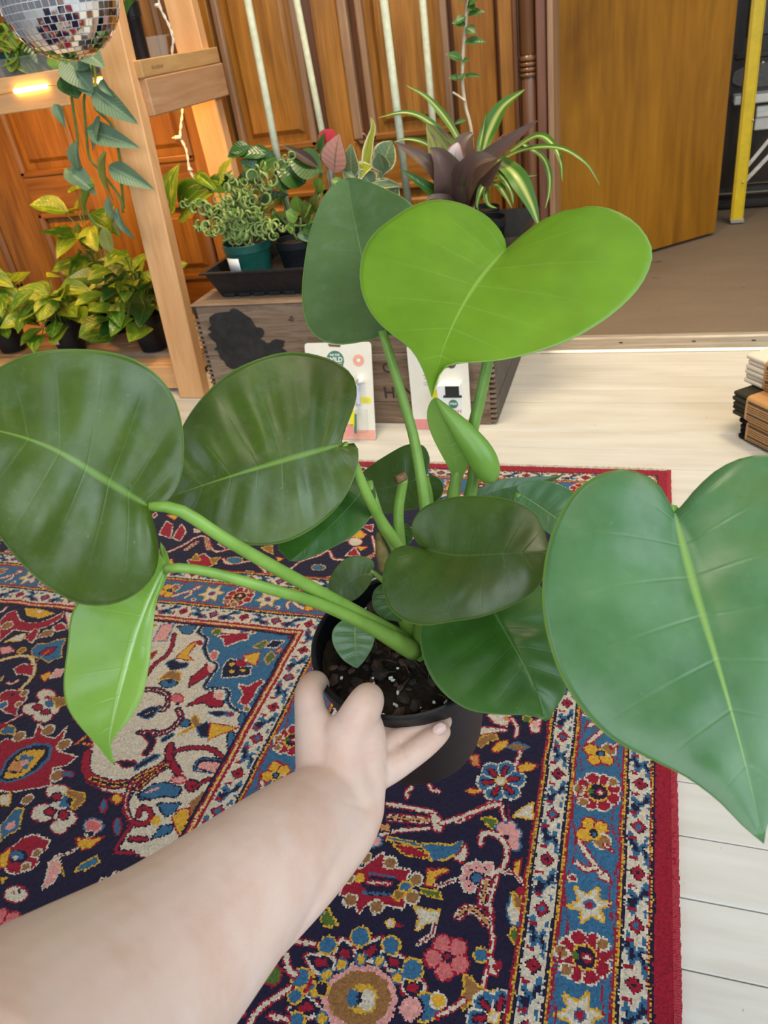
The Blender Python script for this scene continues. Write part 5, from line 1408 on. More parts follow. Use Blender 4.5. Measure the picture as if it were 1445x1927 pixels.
k1.disc('round_badge', 675, 678, 0.0140, 0.0013, M_PEACH); k1.disc('badge_centre', 675, 678, 0.0040, 0.0019, M_PWH)
a0, b0 = k1.loc(689, 753); k1.poly('yellow_tag', rrect(a0-0.0125, a0+0.0125, b0-0.008, b0+0.008, 0.006), 0.0013, 0.0004, M_PYEL)
for q in (-0.0035, 0, 0.0035): k1.poly('print_line', [(a0-0.006, b0+q), (a0+0.006, b0+q), (a0+0.006, b0+q+0.0008), (a0-0.006, b0+q+0.0008)], 0.0019, 0.0002, M_PGREY)
# the spray bottle under its blister
def bot(px, py, r, l, h, mat, name, r2=None):
    a0, b0 = k1.loc(px, py); A = k1.P(a0, b0-l/2, h); B = k1.P(a0, b0+l/2, h); return link(name, tube([A, A+(B-A)*0.5, B], [r, r, r2 or r], 8, 14), mat, c1)
bot(683, 790, 0.0155, 0.052, 0.012, M_CLEAR, 'bottle_body'); bot(675, 742, 0.0055, 0.050, 0.009, plain('bottle_neck_lilac', (0.62, 0.62, 0.74), 0.3), 'dip_tube'); bot(680, 712, 0.010, 0.018, 0.010, M_PWH, 'spray_head', 0.006)
for q, m_ in (((664, 770, 673, 800), M_PYEL), ((658, 795, 671, 814), M_PPINK), ((672, 776, 677, 812), M_CARDG)):
    k1.pxpoly('bottle_label', [(q[0], q[1]), (q[2], q[1]), (q[2], q[3]), (q[0], q[3])], 0.021, 0.0004, m_)
k1.pxpoly('leaf_print', [(673, 718), (680, 709), (679, 714), (674, 721)], 0.0215, 0.0003, plain('print_tan', (0.45, 0.33, 0.16), 0.6))
c2 = thing('blister_pack', 'cream card carrying a small white box with a black top hat print', 'package', (-0.44, 1.60, 0))
k2 = Card(c2, (-0.516, 1.604, 0.0005), (1, 0.02, 0), (0, 0.022, 0.24))
w2 = 0.142; h2 = k2.loc(769, 650)[1]
k2.poly('card', rrect(0.0, w2, 0.0, h2, 0.006), 0, 0.0012, M_CARD); k2.poly('pink_band', [(0.0005, 0.0005), (w2-0.001, 0.0005), (w2-0.001, 0.026), (0.0005, 0.026)], 0.0013, 0.0003, M_PPINK)
k2.disc('round_logo', 849, 685, 0.0105, 0.0013, plain('print_brown', (0.11, 0.07, 0.05), 0.5)); k2.text('WILD', 849, 685, 0.0065, 0.0018, M_PWH, 0.0002)
for py, l, m_ in ((706, 0.036, M_PPINK), (712, 0.030, M_PPINK), (720, 0.034, M_PGREY), (724, 0.032, M_PGREY)):
    a0, b0 = k2.loc(810, py); k2.poly('print_line', [(a0-l/2, b0-0.0012), (a0+l/2, b0-0.0012), (a0+l/2, b0+0.0012), (a0-l/2, b0+0.0012)], 0.0013, 0.0003, m_)
a0, b0 = k2.loc(820, 742); k2.poly('yellow_print', rrect(a0-0.010, a0+0.010, b0-0.012, b0+0.012, 0.009), 0.0013, 0.0003, M_PYEL)
# white box
A = k2.loc(833, 790)[0]; B = k2.loc(874, 790)[0]; top = k2.loc(850, 717)[1]
bx_ = [(A, 0.004), (B, 0.004), (B, top), (A, top)]
k2.poly('box', bx_, 0.0013, 0.034, M_PWH)
hf = 0.0355
kf = Card(c2, k2.o+k2.n*hf, k2.x, k2.u)
kf.pxpoly('hat_print', [(837, 727), (863, 727), (864, 744), (869, 744), (869, 748.5), (834, 748.5), (834, 744), (838, 744)], 0.0002, 0.0004, plain('print_black', (0.02, 0.024, 0.022), 0.5))
kf.disc('round_logo', 853, 760.5, 0.0108, 0.0002, M_CARDG); kf.text('WILD', 853, 760, 0.0066, 0.0008, M_PWH, 0.0002)
a0, b0 = kf.loc(857, 774)
for q_ in range(5): kf.poly('print_stroke', [(a0-0.014+q_*0.006, b0-0.003), (a0-0.010+q_*0.006, b0-0.003), (a0-0.0095+q_*0.006, b0+0.003+0.001*(q_ % 2)), (a0-0.013+q_*0.006, b0+0.003)], 0.0002, 0.0003, M_PPINK)
a0 = A; kf.poly('print_line', [(A+0.008, top*0.16), (B-0.008, top*0.16), (B-0.008, top*0.18), (A+0.008, top*0.18)], 0.0002, 0.0003, M_PGREY)

# ---- folded textiles with paper bands
M_KRAFT = plain('kraft_paper', (0.50, 0.26, 0.095), 0.6, var=0.08); M_KINK = plain('kraft_print', (0.075, 0.042, 0.022), 0.6)
def knit(name, col):
    t = NT(name); co = t.coord('Object', (300, 300, 900)); t.bump(t.noise(co, 1.2, 2), 0.4, 0.001); return t.base(col, 0.9, 0.15)
KN_W, KN_D, KN_K = knit('white_knit', (0.72, 0.64, 0.53)), knit('charcoal_knit', (0.045, 0.040, 0.028)), knit('black_knit', (0.008, 0.008, 0.010))
def bundle(o, ang, ln, wd, z0, ht, mat, label, band0, band1, layers):
    root = thing('folded_sock_bundle', label, 'socks', (o[0], o[1], z0), 'folded sock bundles stacked on the floor')
    Mx = Matrix.Translation((o[0], o[1], z0)) @ Matrix.Rotation(ang, 4, 'Z'); th = ht/layers; rs_ = random.Random(int(z0*1000)+3)
    for k in range(layers):
        e0 = rs_.uniform(-0.004, 0.004); ev = math.sin(k*1.9)*0.002
        link('fold', auto_sharp(box(e0, ln+rs_.uniform(-.003, .003), ev, wd-ev, k*th+0.0003, (k+1)*th-0.0003, th*0.42, Mx, 3), 60), mat, root)
    g = 0.0018
    bmk = bmesh.new(); ringp = rrect(-g, wd+g, -g if z0 > 0.01 else 0.0002, ht+g, 0.010, 6); rin = rrect(0, wd, 0.0004, ht, 0.009, 6)
    vs = [[bmk.verts.new(Mx @ Vector((x_, a_, b_))) for a_, b_ in (ringp if q == 0 else rin)] for q, x_ in ((0, band0), (0, band1), (1, band1), (1, band0))]
    for a, b in zip(vs, vs[1:]+vs[:1]):
        n_ = len(a)
        for k in range(n_): bmk.faces.new((a[k], a[(k+1) % n_], b[(k+1) % n_], b[k]))
    bmesh.ops.recalc_face_normals(bmk, faces=bmk.faces[:]); bnd = link('paper_band', from_bm(bmk), M_KRAFT, root)
    rows = [(0.82, 0.11, M_KINK), (0.66, 0.025, M_KINK), (0.57, 0.025, M_KINK), (0.48, 0.025, M_KINK), (0.34, 0.09, M_KINK), (0.22, 0.025, M_KINK), (0.13, 0.025, M_KINK)]
    for f, hh, m_ in rows:
        sub('print_line', box(band0+0.006, band1-0.006-(0.012 if hh < 0.05 and int(f*100) % 2 else 0), -g-0.0005, -g+0.0003, ht*(f-hh/2), ht*(f+hh/2), 0, Mx), m_, bnd)
ang = math.atan2(-0.70, 0.56)
bundle((0.205, 1.588), ang, 0.150, 0.13, 0.0006, 0.048, KN_K, 'black folded socks in a kraft band at the bottom of the stack', 0.020, 0.115, 4)
bundle((0.186, 1.603), ang, 0.175, 0.14, 0.0512, 0.052, KN_D, 'charcoal folded socks in a kraft band in the middle of the stack', 0.040, 0.125, 5)
bundle((0.208, 1.640), ang, 0.175, 0.14, 0.1060, 0.062, KN_W, 'white folded socks in a kraft band on top of the stack', 0.052, 0.150, 6)

# ---- yellow step ladder in the passage
M_YEL = plain('yellow_fibreglass', (0.72, 0.52, 0.012), 0.4, var=0.10, scale=30); M_YELD = plain('yellow_fibreglass_edge', (0.56, 0.36, 0.008), 0.45, var=0.1, scale=30)
lad = thing('step_ladder', 'yellow fibreglass step ladder standing in the passage behind the door', 'ladder', (0.45, 3.38, 0))
def rail(x0, x1, y, zb, zt, lean):
    o = link('rail', prism([(x0, y, zb), (x1, y, zb), (x1+lean*(zt-zb), y+0.02, zt), (x0+lean*(zt-zb), y+0.02, zt)], (0, 0.006, 0), 0.001), M_YEL, lad)
    sub('flange', prism([(x0-0.006, y-0.004, zb), (x0+0.004, y-0.004, zb), (x0+0.004+lean*(zt-zb), y+0.016, zt), (x0-0.006+lean*(zt-zb), y+0.016, zt)], (0, 0.034, 0), 0.001), M_YELD, o)
    sub('flange', prism([(x1-0.004, y-0.002, zb), (x1, y-0.002, zb), (x1+lean*(zt-zb), y+0.018, zt), (x1-0.004+lean*(zt-zb), y+0.018, zt)], (0, 0.034, 0), 0.001), M_YEL, o)
    sub('foot_pad', box(x0-0.004, x1+0.004, y-0.006, y+0.034, 0.0, zb+0.004, 0.002), plain('grey_foot_pad', (0.33, 0.32, 0.30), 0.6), o); return o
yl = 3.345; q0 = on_y(1376, 420, yl).x; q1 = on_y(1397, 420, yl).x; lean = (on_y(1442, 0, yl).x-q1)/on_y(1442, 0, yl).z
r1 = rail(q0, q1, yl, 0.010, 1.65, lean); rail(q0+0.46, q1+0.46, yl, 0.010, 1.65, -lean)
for px, py in ((1436, 118), (1417, 227), (1398, 343), (1452, 20)):
    q = on_y(px, py, yl); sub('rivet', lathe([(0.0045, 0), (0.004, 0.003), (0.0005, 0.0045)], 10, Matrix.Translation((q.x, yl+0.002*q.z*6-0.001, q.z)) @ Matrix.Rotation(PI/2, 4, 'X')), M_ALU, r1)
for (a, b) in (((1392, 335), (1500, 205)), ((1398, 350), (1520, 222))):
    A_, B_ = on_y(a[0], a[1], yl+0.05), on_y(b[0], b[1], yl+0.05); link('brace', prism([A_, B_, B_+Vector((0, 0, 0.022)), A_+Vector((0, 0, 0.022))], (0, 0.004, 0)), M_ALU, lad)
for zz in (0.95, 1.25): link('step', box(q1+lean*zz, q0+0.46-lean*zz, yl-0.02, yl+0.06, zz, zz+0.022, 0.002), M_ALU, lad)

# ---- mirror ball
DC = at(108, -14, 1.40); DR = 112*1.40/IMG_F*0.995
ball = thing('mirror_ball', 'hanging mirror ball covered in small square mirrors at the upper left', 'disco ball', DC)
bm = bmesh.new(); bmesh.ops.create_uvsphere(bm, u_segments=48, v_segments=32, radius=DR*0.985, matrix=Matrix.Translation(DC))
link('core', from_bm(bm, True), plain('silver_grout', (0.90, 0.90, 0.91), 0.5, 0.0, var=0.03), ball)
tm = NT('mirror_glass'); M_MIR = tm.base((0.88, 0.88, 0.90), 0.03, 0.5, 1.0)
rows = 27; tiles = []
for i in range(1, rows):
    la = -PI/2+PI*i/rows; nn = max(3, int(round(2*rows*math.cos(la))))
    for k in range(nn): tiles.append((la, 2*PI*(k+0.5*(i % 2)*0)/nn, 2*PI/nn*math.cos(la)))
camv = Vector((0, 0, CAM_H))
def tile_M(la, lo, wd):
    n = Vector((math.cos(la)*math.cos(lo), math.cos(la)*math.sin(lo), math.sin(la))); x = Vector((-math.sin(lo), math.cos(lo), 0)); y = n.cross(x)
    jit = Vector((rnd.uniform(-1, 1), rnd.uniform(-1, 1), rnd.uniform(-1, 1)))*0.03; n2 = (n+jit).normalized(); x = (x-n2*x.dot(n2)).normalized(); y = n2.cross(x)
    M = Matrix((x*wd*DR*0.86, y*(PI/rows)*DR*0.86, n2*0.0016)).transposed().to_4x4(); M.translation = DC+n*DR*0.992; return M, n
rnd = random.Random(6); UT = box(-0.5, 0.5, -0.5, 0.5, -0.5, 0.5); scored = []
for q in tiles:
    M, n = tile_M(*q); pc = DC+n*DR; score = n.dot((camv-pc).normalized())
    if n.z > 0.45: score -= 2           # above the frame
    scored.append((score, M))
scored.sort(key=lambda s_: -s_[0])
for s_, M in scored[:290]: link('mirror_tile', UT, M_MIR, ball, M)
bm = bmesh.new()
for s_, M in scored[290:]: bx(bm, -0.5, 0.5, -0.5, 0.5, -0.5, 0.5, M)
rest = link('mirror_tiles', from_bm(bm), M_MIR, ball); rest['kind'] = 'stuff'
link('hanging_cord', tube([DC+Vector((0, 0, DR*0.95)), DC+Vector((0, 0, 1.5))], 0.0015, 4, 6), M_SCREW, ball)

# ---- white fairy-light cord
M_CORD = plain('white_cord', (0.78, 0.76, 0.74), 0.45)
fl = thing('fairy_light_cord', 'twisted white fairy light cord hanging behind the stand brace', 'light string', on_y(350, 320, 2.10))
cp = [(298, -60), (299, 0), (303, 18), (318, 48), (326, 75), (324, 98), (330, 130), (343, 200), (341, 235), (340, 258), (350, 280), (354, 300), (356, 316), (362, 330), (372, 345)]
for s_ in (0, 1):
    P_ = resample([tuple(on_y(x_, y_, 2.10)) for x_, y_ in cp], 90, 3)
    link('strand', tube([Vector(q)+Vector((math.cos(k*0.9+PI*s_), 0, math.sin(k*0.9+PI*s_)))*0.0022 for k, q in enumerate(P_)], 0.0021, None, 6), M_CORD, fl)
for x_, y_, dx in ((341, 258, -18), (355, 318, 8), (298, 10, -8)):
    a = on_y(x_, y_, 2.098); b = on_y(x_+dx*0.62, y_+1, 2.098); c_ = on_y(x_+dx, y_+2, 2.098)
    sk = link('bulb_socket', tube([a, b], 0.0052, 4, 10), M_CORD, fl); sub('bulb', tube([b, b+(c_-b)*0.5, c_], [0.003, 0.0028, 0.0004], 6, 8), plain('tiny_glass_bulb', (0.80, 0.62, 0.40), 0.15), sk)
# ================================================================== the other pot plants
def unit_leaf(shape='heart', fold=0.15, bend=0.25, wave=0.0, n=10, m=3):
    """blade along +y, length 1, full width 1 (scaled on placing), arched in z"""
    W = dict(heart=[0.0, 0.62, 0.92, 1.0, 0.98, 0.90, 0.78, 0.62, 0.44, 0.24, 0.0], ovate=[0.0, 0.45, 0.75, 0.93, 1.0, 0.97, 0.87, 0.70, 0.48, 0.25, 0.0],
             lance=[0.10, 0.55, 0.85, 1.0, 0.98, 0.88, 0.75, 0.60, 0.43, 0.24, 0.0], spoon=[0.10, 0.18, 0.32, 0.52, 0.75, 0.93, 1.0, 0.98, 0.85, 0.55, 0.0], round=[0.0, 0.6, 0.85, 0.96, 1.0, 1.0, 0.96, 0.86, 0.7, 0.42, 0.0])[shape]
    bm = bmesh.new(); uvl = bm.loops.layers.uv.new('UVMap'); g = []
    for i in range(n+1):
        s = i/n; w_ = np.interp(s*10, range(11), W)/2; row = []
        for j in range(-m, m+1):
            q = j/m; back = -0.16*abs(q)*(1-s)**6*(1 if shape == 'heart' else 0)
            z = -bend*s*s+fold*abs(q)*w_*2*0.5+wave*math.sin(s*9+q*2)*abs(q)
            row.append((bm.verts.new((q*w_, s+back, z)), 0.5+q/2, s))
        g.append(row)
    for i in range(n):
        for j in range(2*m):
            vs = [g[i][j], g[i][j+1], g[i+1][j+1], g[i+1][j]]
            f = bm.faces.new([v[0] for v in vs])
            for lp_, v in zip(f.loops, vs): lp_[uvl].uv = (v[1], v[2])
    bmesh.ops.remove_doubles(bm, verts=bm.verts[:], dist=1e-5); return from_bm(bm, True)
UL = {}
def ul(shape, var, mat):
    """one shared mesh per shape, variant and material"""
    k = (shape, var, mat.name)
    if k not in UL:
        f, b, w_ = [(0.18, 0.20, 0.0), (0.35, 0.35, 0.03), (0.05, 0.10, 0.03), (0.45, -0.10, 0.02)][var % 4]
        UL[k] = unit_leaf(shape, f, b, w_); UL[k].materials.append(mat)
    return UL[k]
def put_leaf(parent, me, base, tip, width, nrm, name='leaf', label=None):
    y = Vector(tip)-Vector(base); L = y.length; y = y/L; z = Vector(nrm); z = (z-y*z.dot(y)).normalized(); x = y.cross(z)
    M = Matrix((x*width, y*L, z*L)).transposed().to_4x4(); M.translation = Vector(base)
    o = link(name, me, None, parent, M, label); return o
VIEW = Vector((0, -0.75, 0.65))
def pl(parent, mat, b, t_, wpx, Y0, Y1=None, shape='ovate', var=0, roll=0.0, label=None):
    """leaf from pixel b to pixel t_, at wall distances Y0 and Y1"""
    B = on_y(b[0], b[1], Y0); T = on_y(t_[0], t_[1], Y0 if Y1 is None else Y1); d = (B-Vector((0, 0, CAM_H))).length
    n = Quaternion((T-B).normalized(), roll) @ VIEW
    return put_leaf(parent, ul(shape, var, mat), B, T, wpx*d/IMG_F*1.15, n, 'leaf', label)
def ribbon(parent, mat, pts, wpx, Ys, name='leaf', taper=True, n=18, fold=0.25, nrm=VIEW):
    """strap leaf through pixels pts at wall distances Ys"""
    if isinstance(Ys, (int, float)): Ys = [Ys]*len(pts)
    P = resample([tuple(on_y(p[0], p[1], y_)) for p, y_ in zip(pts, Ys)], n, 3); wd = wpx*Vector(P[0]).length/IMG_F*0.9
    bm = bmesh.new(); uvl = bm.loops.layers.uv.new('UVMap'); g = []
    for i in range(n):
        s = i/(n-1); T = Vector(P[min(i+1, n-1)]-P[max(i-1, 0)]).normalized(); z = (Vector(nrm)-T*Vector(nrm).dot(T)).normalized(); x = T.cross(z)
        w_ = wd/2*((0.55+0.9*min(s, 0.5))*(1-max(0, s-0.45)/0.55)**0.75 if taper else 1.0)+0.0003
        g.append([(bm.verts.new(Vector(P[i])+x*q*w_+z*abs(q)*w_*fold), 0.5+q/2, s) for q in (-1, -0.5, 0, 0.5, 1)])
    for i in range(n-1):
        for j in range(4):
            vs = [g[i][j], g[i][j+1], g[i+1][j+1], g[i+1][j]]; f = bm.faces.new([v[0] for v in vs])
            for lp_, v in zip(f.loops, vs): lp_[uvl].uv = (v[1], v[2])
    return link(name, from_bm(bm, True), mat, parent)
def vine(parent, mat, pts, rpx, Y, name='stem'):
    P = [on_y(p[0], p[1], Y if not isinstance(Y, (list, tuple)) else Y[k]) for k, p in enumerate(pts)]
    return link(name, tube(P, rpx*Vector(P[0]).length/IMG_F, 8*len(pts), 6), mat, parent)
def leaf2(name, dark, light, vein, spots=None, rough=0.4, edge=None, edge_w=0.75, trans=0.15, center=None, scale=30, cov=(0.52, 0.60)):
    """smaller leaves: UV midrib plus optional marbling, pale margins or pale centre"""
    t = NT(name); uv = t.n('TexCoord').outputs['UV']; sp = t.n('SeparateXYZ'); t.t.links.new(uv, sp.inputs[0])
    a = t.math('MULTIPLY', t.math('ABSOLUTE', t.math('SUBTRACT', sp.outputs[0], 0.5)), 2.0)
    oi = t.n('ObjectInfo'); ob = t.coord('Object', (1, 1, 1), rnd=True); nz = t.noise(ob, 2.5, 3)
    c = t.mix(nz, dark, light); c = t.mix(t.math('MULTIPLY', oi.outputs['Random'], 0.35), c, dark)
    if spots:
        v2 = t.n('CombineXYZ'); t.put(v2.inputs[0], t.math('MULTIPLY', sp.outputs[0], 3.0)); t.put(v2.inputs[1], t.math('ADD', sp.outputs[1], t.math('MULTIPLY', a, -0.5)))
        v3 = t.n('VectorMath', operation='ADD'); t.t.links.new(v2.outputs[0], v3.inputs[0])
        cb = t.n('CombineXYZ'); r_ = t.math('MULTIPLY', oi.outputs['Random'], 91.0); [t.t.links.new(r_, cb.inputs[k]) for k in range(3)]; t.t.links.new(cb.outputs[0], v3.inputs[1])
        c = t.mix(t.ramp(t.noise(v3.outputs[0], 3.2, 3, 0.6), [(cov[0], 0.0), (cov[1], 1.0)]), c, spots)
    if center: c = t.mix(t.ramp(a, [(0.10, 1.0), (0.40, 0.0)]), c, center)
    if edge: c = t.mix(t.ramp(t.math('ADD', a, t.math('MULTIPLY', t.math('SUBTRACT', nz, 0.5), 0.3)), [(edge_w, 0.0), (edge_w+0.06, 1.0)]), c, edge)
    wv = t.math('ABSOLUTE', t.math('SINE', t.math('MULTIPLY', t.math('SUBTRACT', sp.outputs[1], t.math('MULTIPLY', a, 0.2)), scale)))
    c = t.mix(t.math('MULTIPLY', t.ramp(wv, [(0.0, 1.0), (0.2, 0.0)]), 0.25), c, vein)
    c = t.mix(t.ramp(a, [(0.03, 0.9), (0.09, 0.0)]), c, vein)
    t.bump(t.math('MULTIPLY', wv, 0.6), 0.25, 0.002); t.base(c, rough, 0.5)
    tr = t.n('BsdfTranslucent'); t.t.links.new(c, tr.inputs[0]); mx = t.n('MixShader'); mx.inputs[0].default_value = trans
    t.t.links.new(t.bsdf.outputs[0], mx.inputs[1]); t.t.links.new(tr.outputs[0], mx.inputs[2]); t.t.links.new(mx.outputs[0], t.out.inputs[0]); return t.m
GOLD = leaf2('golden_pothos_leaf', (0.040, 0.120, 0.010), (0.110, 0.250, 0.016), (0.20, 0.33, 0.04), (0.36, 0.40, 0.035), 0.33, cov=(0.54, 0.64))
GOLD2 = leaf2('yellow_pothos_leaf', (0.110, 0.220, 0.014), (0.22, 0.33, 0.022), (0.30, 0.38, 0.05), (0.40, 0.40, 0.035), 0.36, cov=(0.50, 0.64))
DARKP = leaf2('dark_pothos_leaf', (0.020, 0.070, 0.012), (0.045, 0.140, 0.020), (0.08, 0.18, 0.03), None, 0.30)
SAGE = leaf2('sage_vine_leaf', (0.095, 0.185, 0.105), (0.180, 0.290, 0.170), (0.26, 0.38, 0.22), None, 0.42, scale=45)
SAGEY = leaf2('yellowing_vine_leaf', (0.20, 0.26, 0.06), (0.34, 0.36, 0.08), (0.38, 0.40, 0.12), None, 0.45)
SPID = leaf2('striped_spider_leaf', (0.045, 0.150, 0.018), (0.080, 0.210, 0.026), (0.50, 0.56, 0.20), None, 0.36, center=(0.42, 0.50, 0.13), trans=0.25, scale=1)
BROM = leaf2('purple_bromeliad_leaf', (0.068, 0.034, 0.034), (0.135, 0.080, 0.066), (0.10, 0.055, 0.045), (0.085, 0.095, 0.030), 0.40, scale=2, cov=(0.54, 0.68))
BROMG = leaf2('green_bromeliad_leaf', (0.110, 0.150, 0.022), (0.170, 0.220, 0.030), (0.12, 0.14, 0.03), (0.085, 0.050, 0.035), 0.40, scale=2)
BROMP = leaf2('pale_bromeliad_leaf', (0.42, 0.36, 0.37), (0.58, 0.55, 0.58), (0.45, 0.30, 0.32), None, 0.35, edge=(0.36, 0.10, 0.14), scale=2)
CREAM = leaf2('cream_edged_leaf', (0.10, 0.175, 0.095), (0.20, 0.28, 0.14), (0.30, 0.36, 0.16), None, 0.40, edge=(0.66, 0.62, 0.36), edge_w=0.80)
CREAMY = leaf2('yellow_edged_leaf', (0.30, 0.34, 0.030), (0.42, 0.44, 0.045), (0.34, 0.36, 0.04), (0.20, 0.28, 0.03), 0.40, edge=(0.72, 0.70, 0.42), edge_w=0.72)
PINKL = leaf2('pink_veined_leaf', (0.48, 0.22, 0.19), (0.60, 0.32, 0.28), (0.20, 0.16, 0.06), None, 0.45, edge=(0.12, 0.13, 0.04), edge_w=0.88, scale=22)
REDL = leaf2('red_spotted_leaf', (0.52, 0.025, 0.060), (0.66, 0.060, 0.090), (0.40, 0.04, 0.05), None, 0.42, edge=(0.30, 0.14, 0.06), edge_w=0.86)
PEPE = leaf2('small_succulent_leaf', (0.105, 0.220, 0.026), (0.20, 0.34, 0.045), (0.25, 0.38, 0.08), None, 0.34)
CURL = plain('curled_leaf_green', (0.30, 0.40, 0.11), 0.42, var=0.4, scale=70)
STEMB = plain('brown_stem', (0.21, 0.16, 0.085), 0.6, var=0.25, scale=80); STEMG = plain('thin_green_stem', (0.15, 0.24, 0.045), 0.5, var=0.2, scale=80); STEMP = plain('pale_twig', (0.55, 0.45, 0.33), 0.6, var=0.15, scale=90)
M_LBL = plain('white_plant_label', (0.82, 0.82, 0.80), 0.5, var=0.02); M_GPOT = plain('green_pot_plastic', (0.010, 0.085, 0.065), 0.38, var=0.2, scale=60)
SMALLPOT = {}
def pot_parts(root, c, R, h, mat=M_POT, tagpos=None):
    """nursery pot standing on c, plus its soil"""
    r0 = R*0.74; M = Matrix.Translation(c)
    prof = [(0.0005, 0.002), (r0*0.9, 0.002), (r0*0.92, 0.0), (r0, 0.0015), (R*0.95, h*0.80), (R*0.955, h*0.81), (R, h*0.82), (R*1.01, h*0.99), (R*0.995, h), (R*0.965, h*0.995), (R*0.94, h*0.80), (R*0.80, h*0.2)]
    po = link('pot', auto_sharp(lathe(prof, 36, M, False), 30), mat, root)
    link('soil', lathe([(0.0005, h*0.88), (R*0.5, h*0.885), (R*0.955, h*0.87)], 24, M, False), M_SOIL, root)
    if tagpos is not None:
        a = tagpos; n = 6; bm = bmesh.new(); g = []
        for i in range(n+1):
            an = a-0.36+0.72*i/n; g.append([bm.verts.new(Vector(c)+Vector((math.cos(an)*rr_, math.sin(an)*rr_, z_))) for rr_, z_ in ((R*0.935+0.0012, h*0.40), (R*0.95+0.0022, h*0.74))])
        for i in range(n): bm.faces.new((g[i][0], g[i+1][0], g[i+1][1], g[i][1]))
        lo_ = link('pot_label', from_bm(bm, True), M_LBL, root); md = lo_.modifiers.new('t', 'SOLIDIFY'); md.thickness = 0.0004
    return po
def pothos(label, c, R, h, n, ls, rise, spread, seed, mats, group, lean=(0, 0), pot_mat=M_POT, tagpos=None):
    """bushy trailing plant: c = where the pot stands"""
    root = thing('golden_pothos', label, 'potted plant', c, group); r = random.Random(seed); pot_parts(root, c, R, h, pot_mat, tagpos)
    top = Vector(c)+Vector((0, 0, h*0.9))
    for k in range(n):
        a = 2.399*k+r.uniform(-0.4, 0.4); f = (k+0.5)/n; e = math.acos(1-f*1.25 if f < 1 else -0.25)         # dome of directions
        d = Vector((math.cos(a)*math.sin(e)+lean[0], math.sin(a)*math.sin(e)+lean[1], math.cos(e)))
        rad = r.uniform(0.55, 1.0); B = top+Vector((d.x*spread*rad, d.y*spread*rad, max(-0.06, d.z*rise*rad+0.02)))
        B.y = min(B.y, 2.27); out = Vector((d.x, d.y, 0.0)); out = out.normalized() if out.length > 0.05 else Vector((0, -1, 0))
        L = ls*r.uniform(0.75, 1.2); T = B+(out*r.uniform(0.5, 0.95)+Vector((r.uniform(-.4, .4), -0.3, r.uniform(-0.5, 0.45)))).normalized()*L
        T.y = min(T.y, 2.29)
        nn = (Vector((out.x*0.3, -0.45, 0.9))+Vector((r.uniform(-.35, .35), r.uniform(-.3, .2), 0))).normalized()
        link('stem', tube([top+Vector((d.x*R*0.3, d.y*R*0.3, -0.005)), top.lerp(B, 0.55)+Vector((0, 0, 0.025*rise/0.1)), B], 0.0017, 8, 5), STEMG, root)
        put_leaf(root, ul('heart', r.randrange(4), mats[r.randrange(len(mats))]), B, T, L*r.uniform(0.72, 0.92), nn)
    return root
GRP = 'golden pothos on the low shelf'
zs = ZL+0.0045
def low(px, py, Y): q = on_y(px, py, Y); return (q.x, Y, zs)
pothos('yellow-green pothos in a black pot beside the stand leg on the low shelf', low(303, 690, 1.945), 0.055, 0.105, 44, 0.084, 0.20, 0.105, 21, [GOLD, GOLD, GOLD2, DARKP], GRP, (-0.12, -0.1))
pothos('broad-leaved golden pothos with a white pot label on the low shelf', low(150, 690, 1.935), 0.055, 0.105, 42, 0.080, 0.125, 0.10, 22, [GOLD, GOLD2, GOLD2], GRP, (0.1, -0.1), M_POT, -1.9)
pothos('low golden pothos in a black pot near the left edge', low(45, 700, 1.96), 0.055, 0.105, 42, 0.072, 0.13, 0.09, 23, [GOLD2, GOLD2, GOLD], GRP)
pothos('golden pothos cut off by the left edge of the picture', low(-55, 710, 1.95), 0.055, 0.105, 26, 0.075, 0.12, 0.09, 24, [GOLD2, GOLD], GRP)
pothos('tall golden pothos behind the others next to the panelled wall', low(230, 640, 2.11), 0.055, 0.105, 34, 0.095, 0.36, 0.10, 25, [GOLD, GOLD, GOLD2], GRP, (0.0, -0.05))
# pothos between the stand and the crate
pb = (-1.118, 2.16, 0.004)
root = pothos('dark-leaved pothos standing on the floor between stand and crate', (pb[0], pb[1], 0.001), 0.06, 0.12, 26, 0.085, 0.52, 0.07, 31, [DARKP, GOLD, DARKP, GOLD], 'pothos by the crate', (0.0, -0.05))
for b, t_, w_, m_, v in (((322, 392), (320, 312), 46, GOLD, 0), ((345, 400), (388, 335), 60, GOLD, 1), ((410, 345), (432, 292), 22, GOLD2, 2), ((395, 345), (452, 352), 30, DARKP, 0), ((372, 330), (402, 352), 18, GOLD, 1)):
    pl(root, m_, b, t_, w_, 2.10, 2.05, 'heart', v)

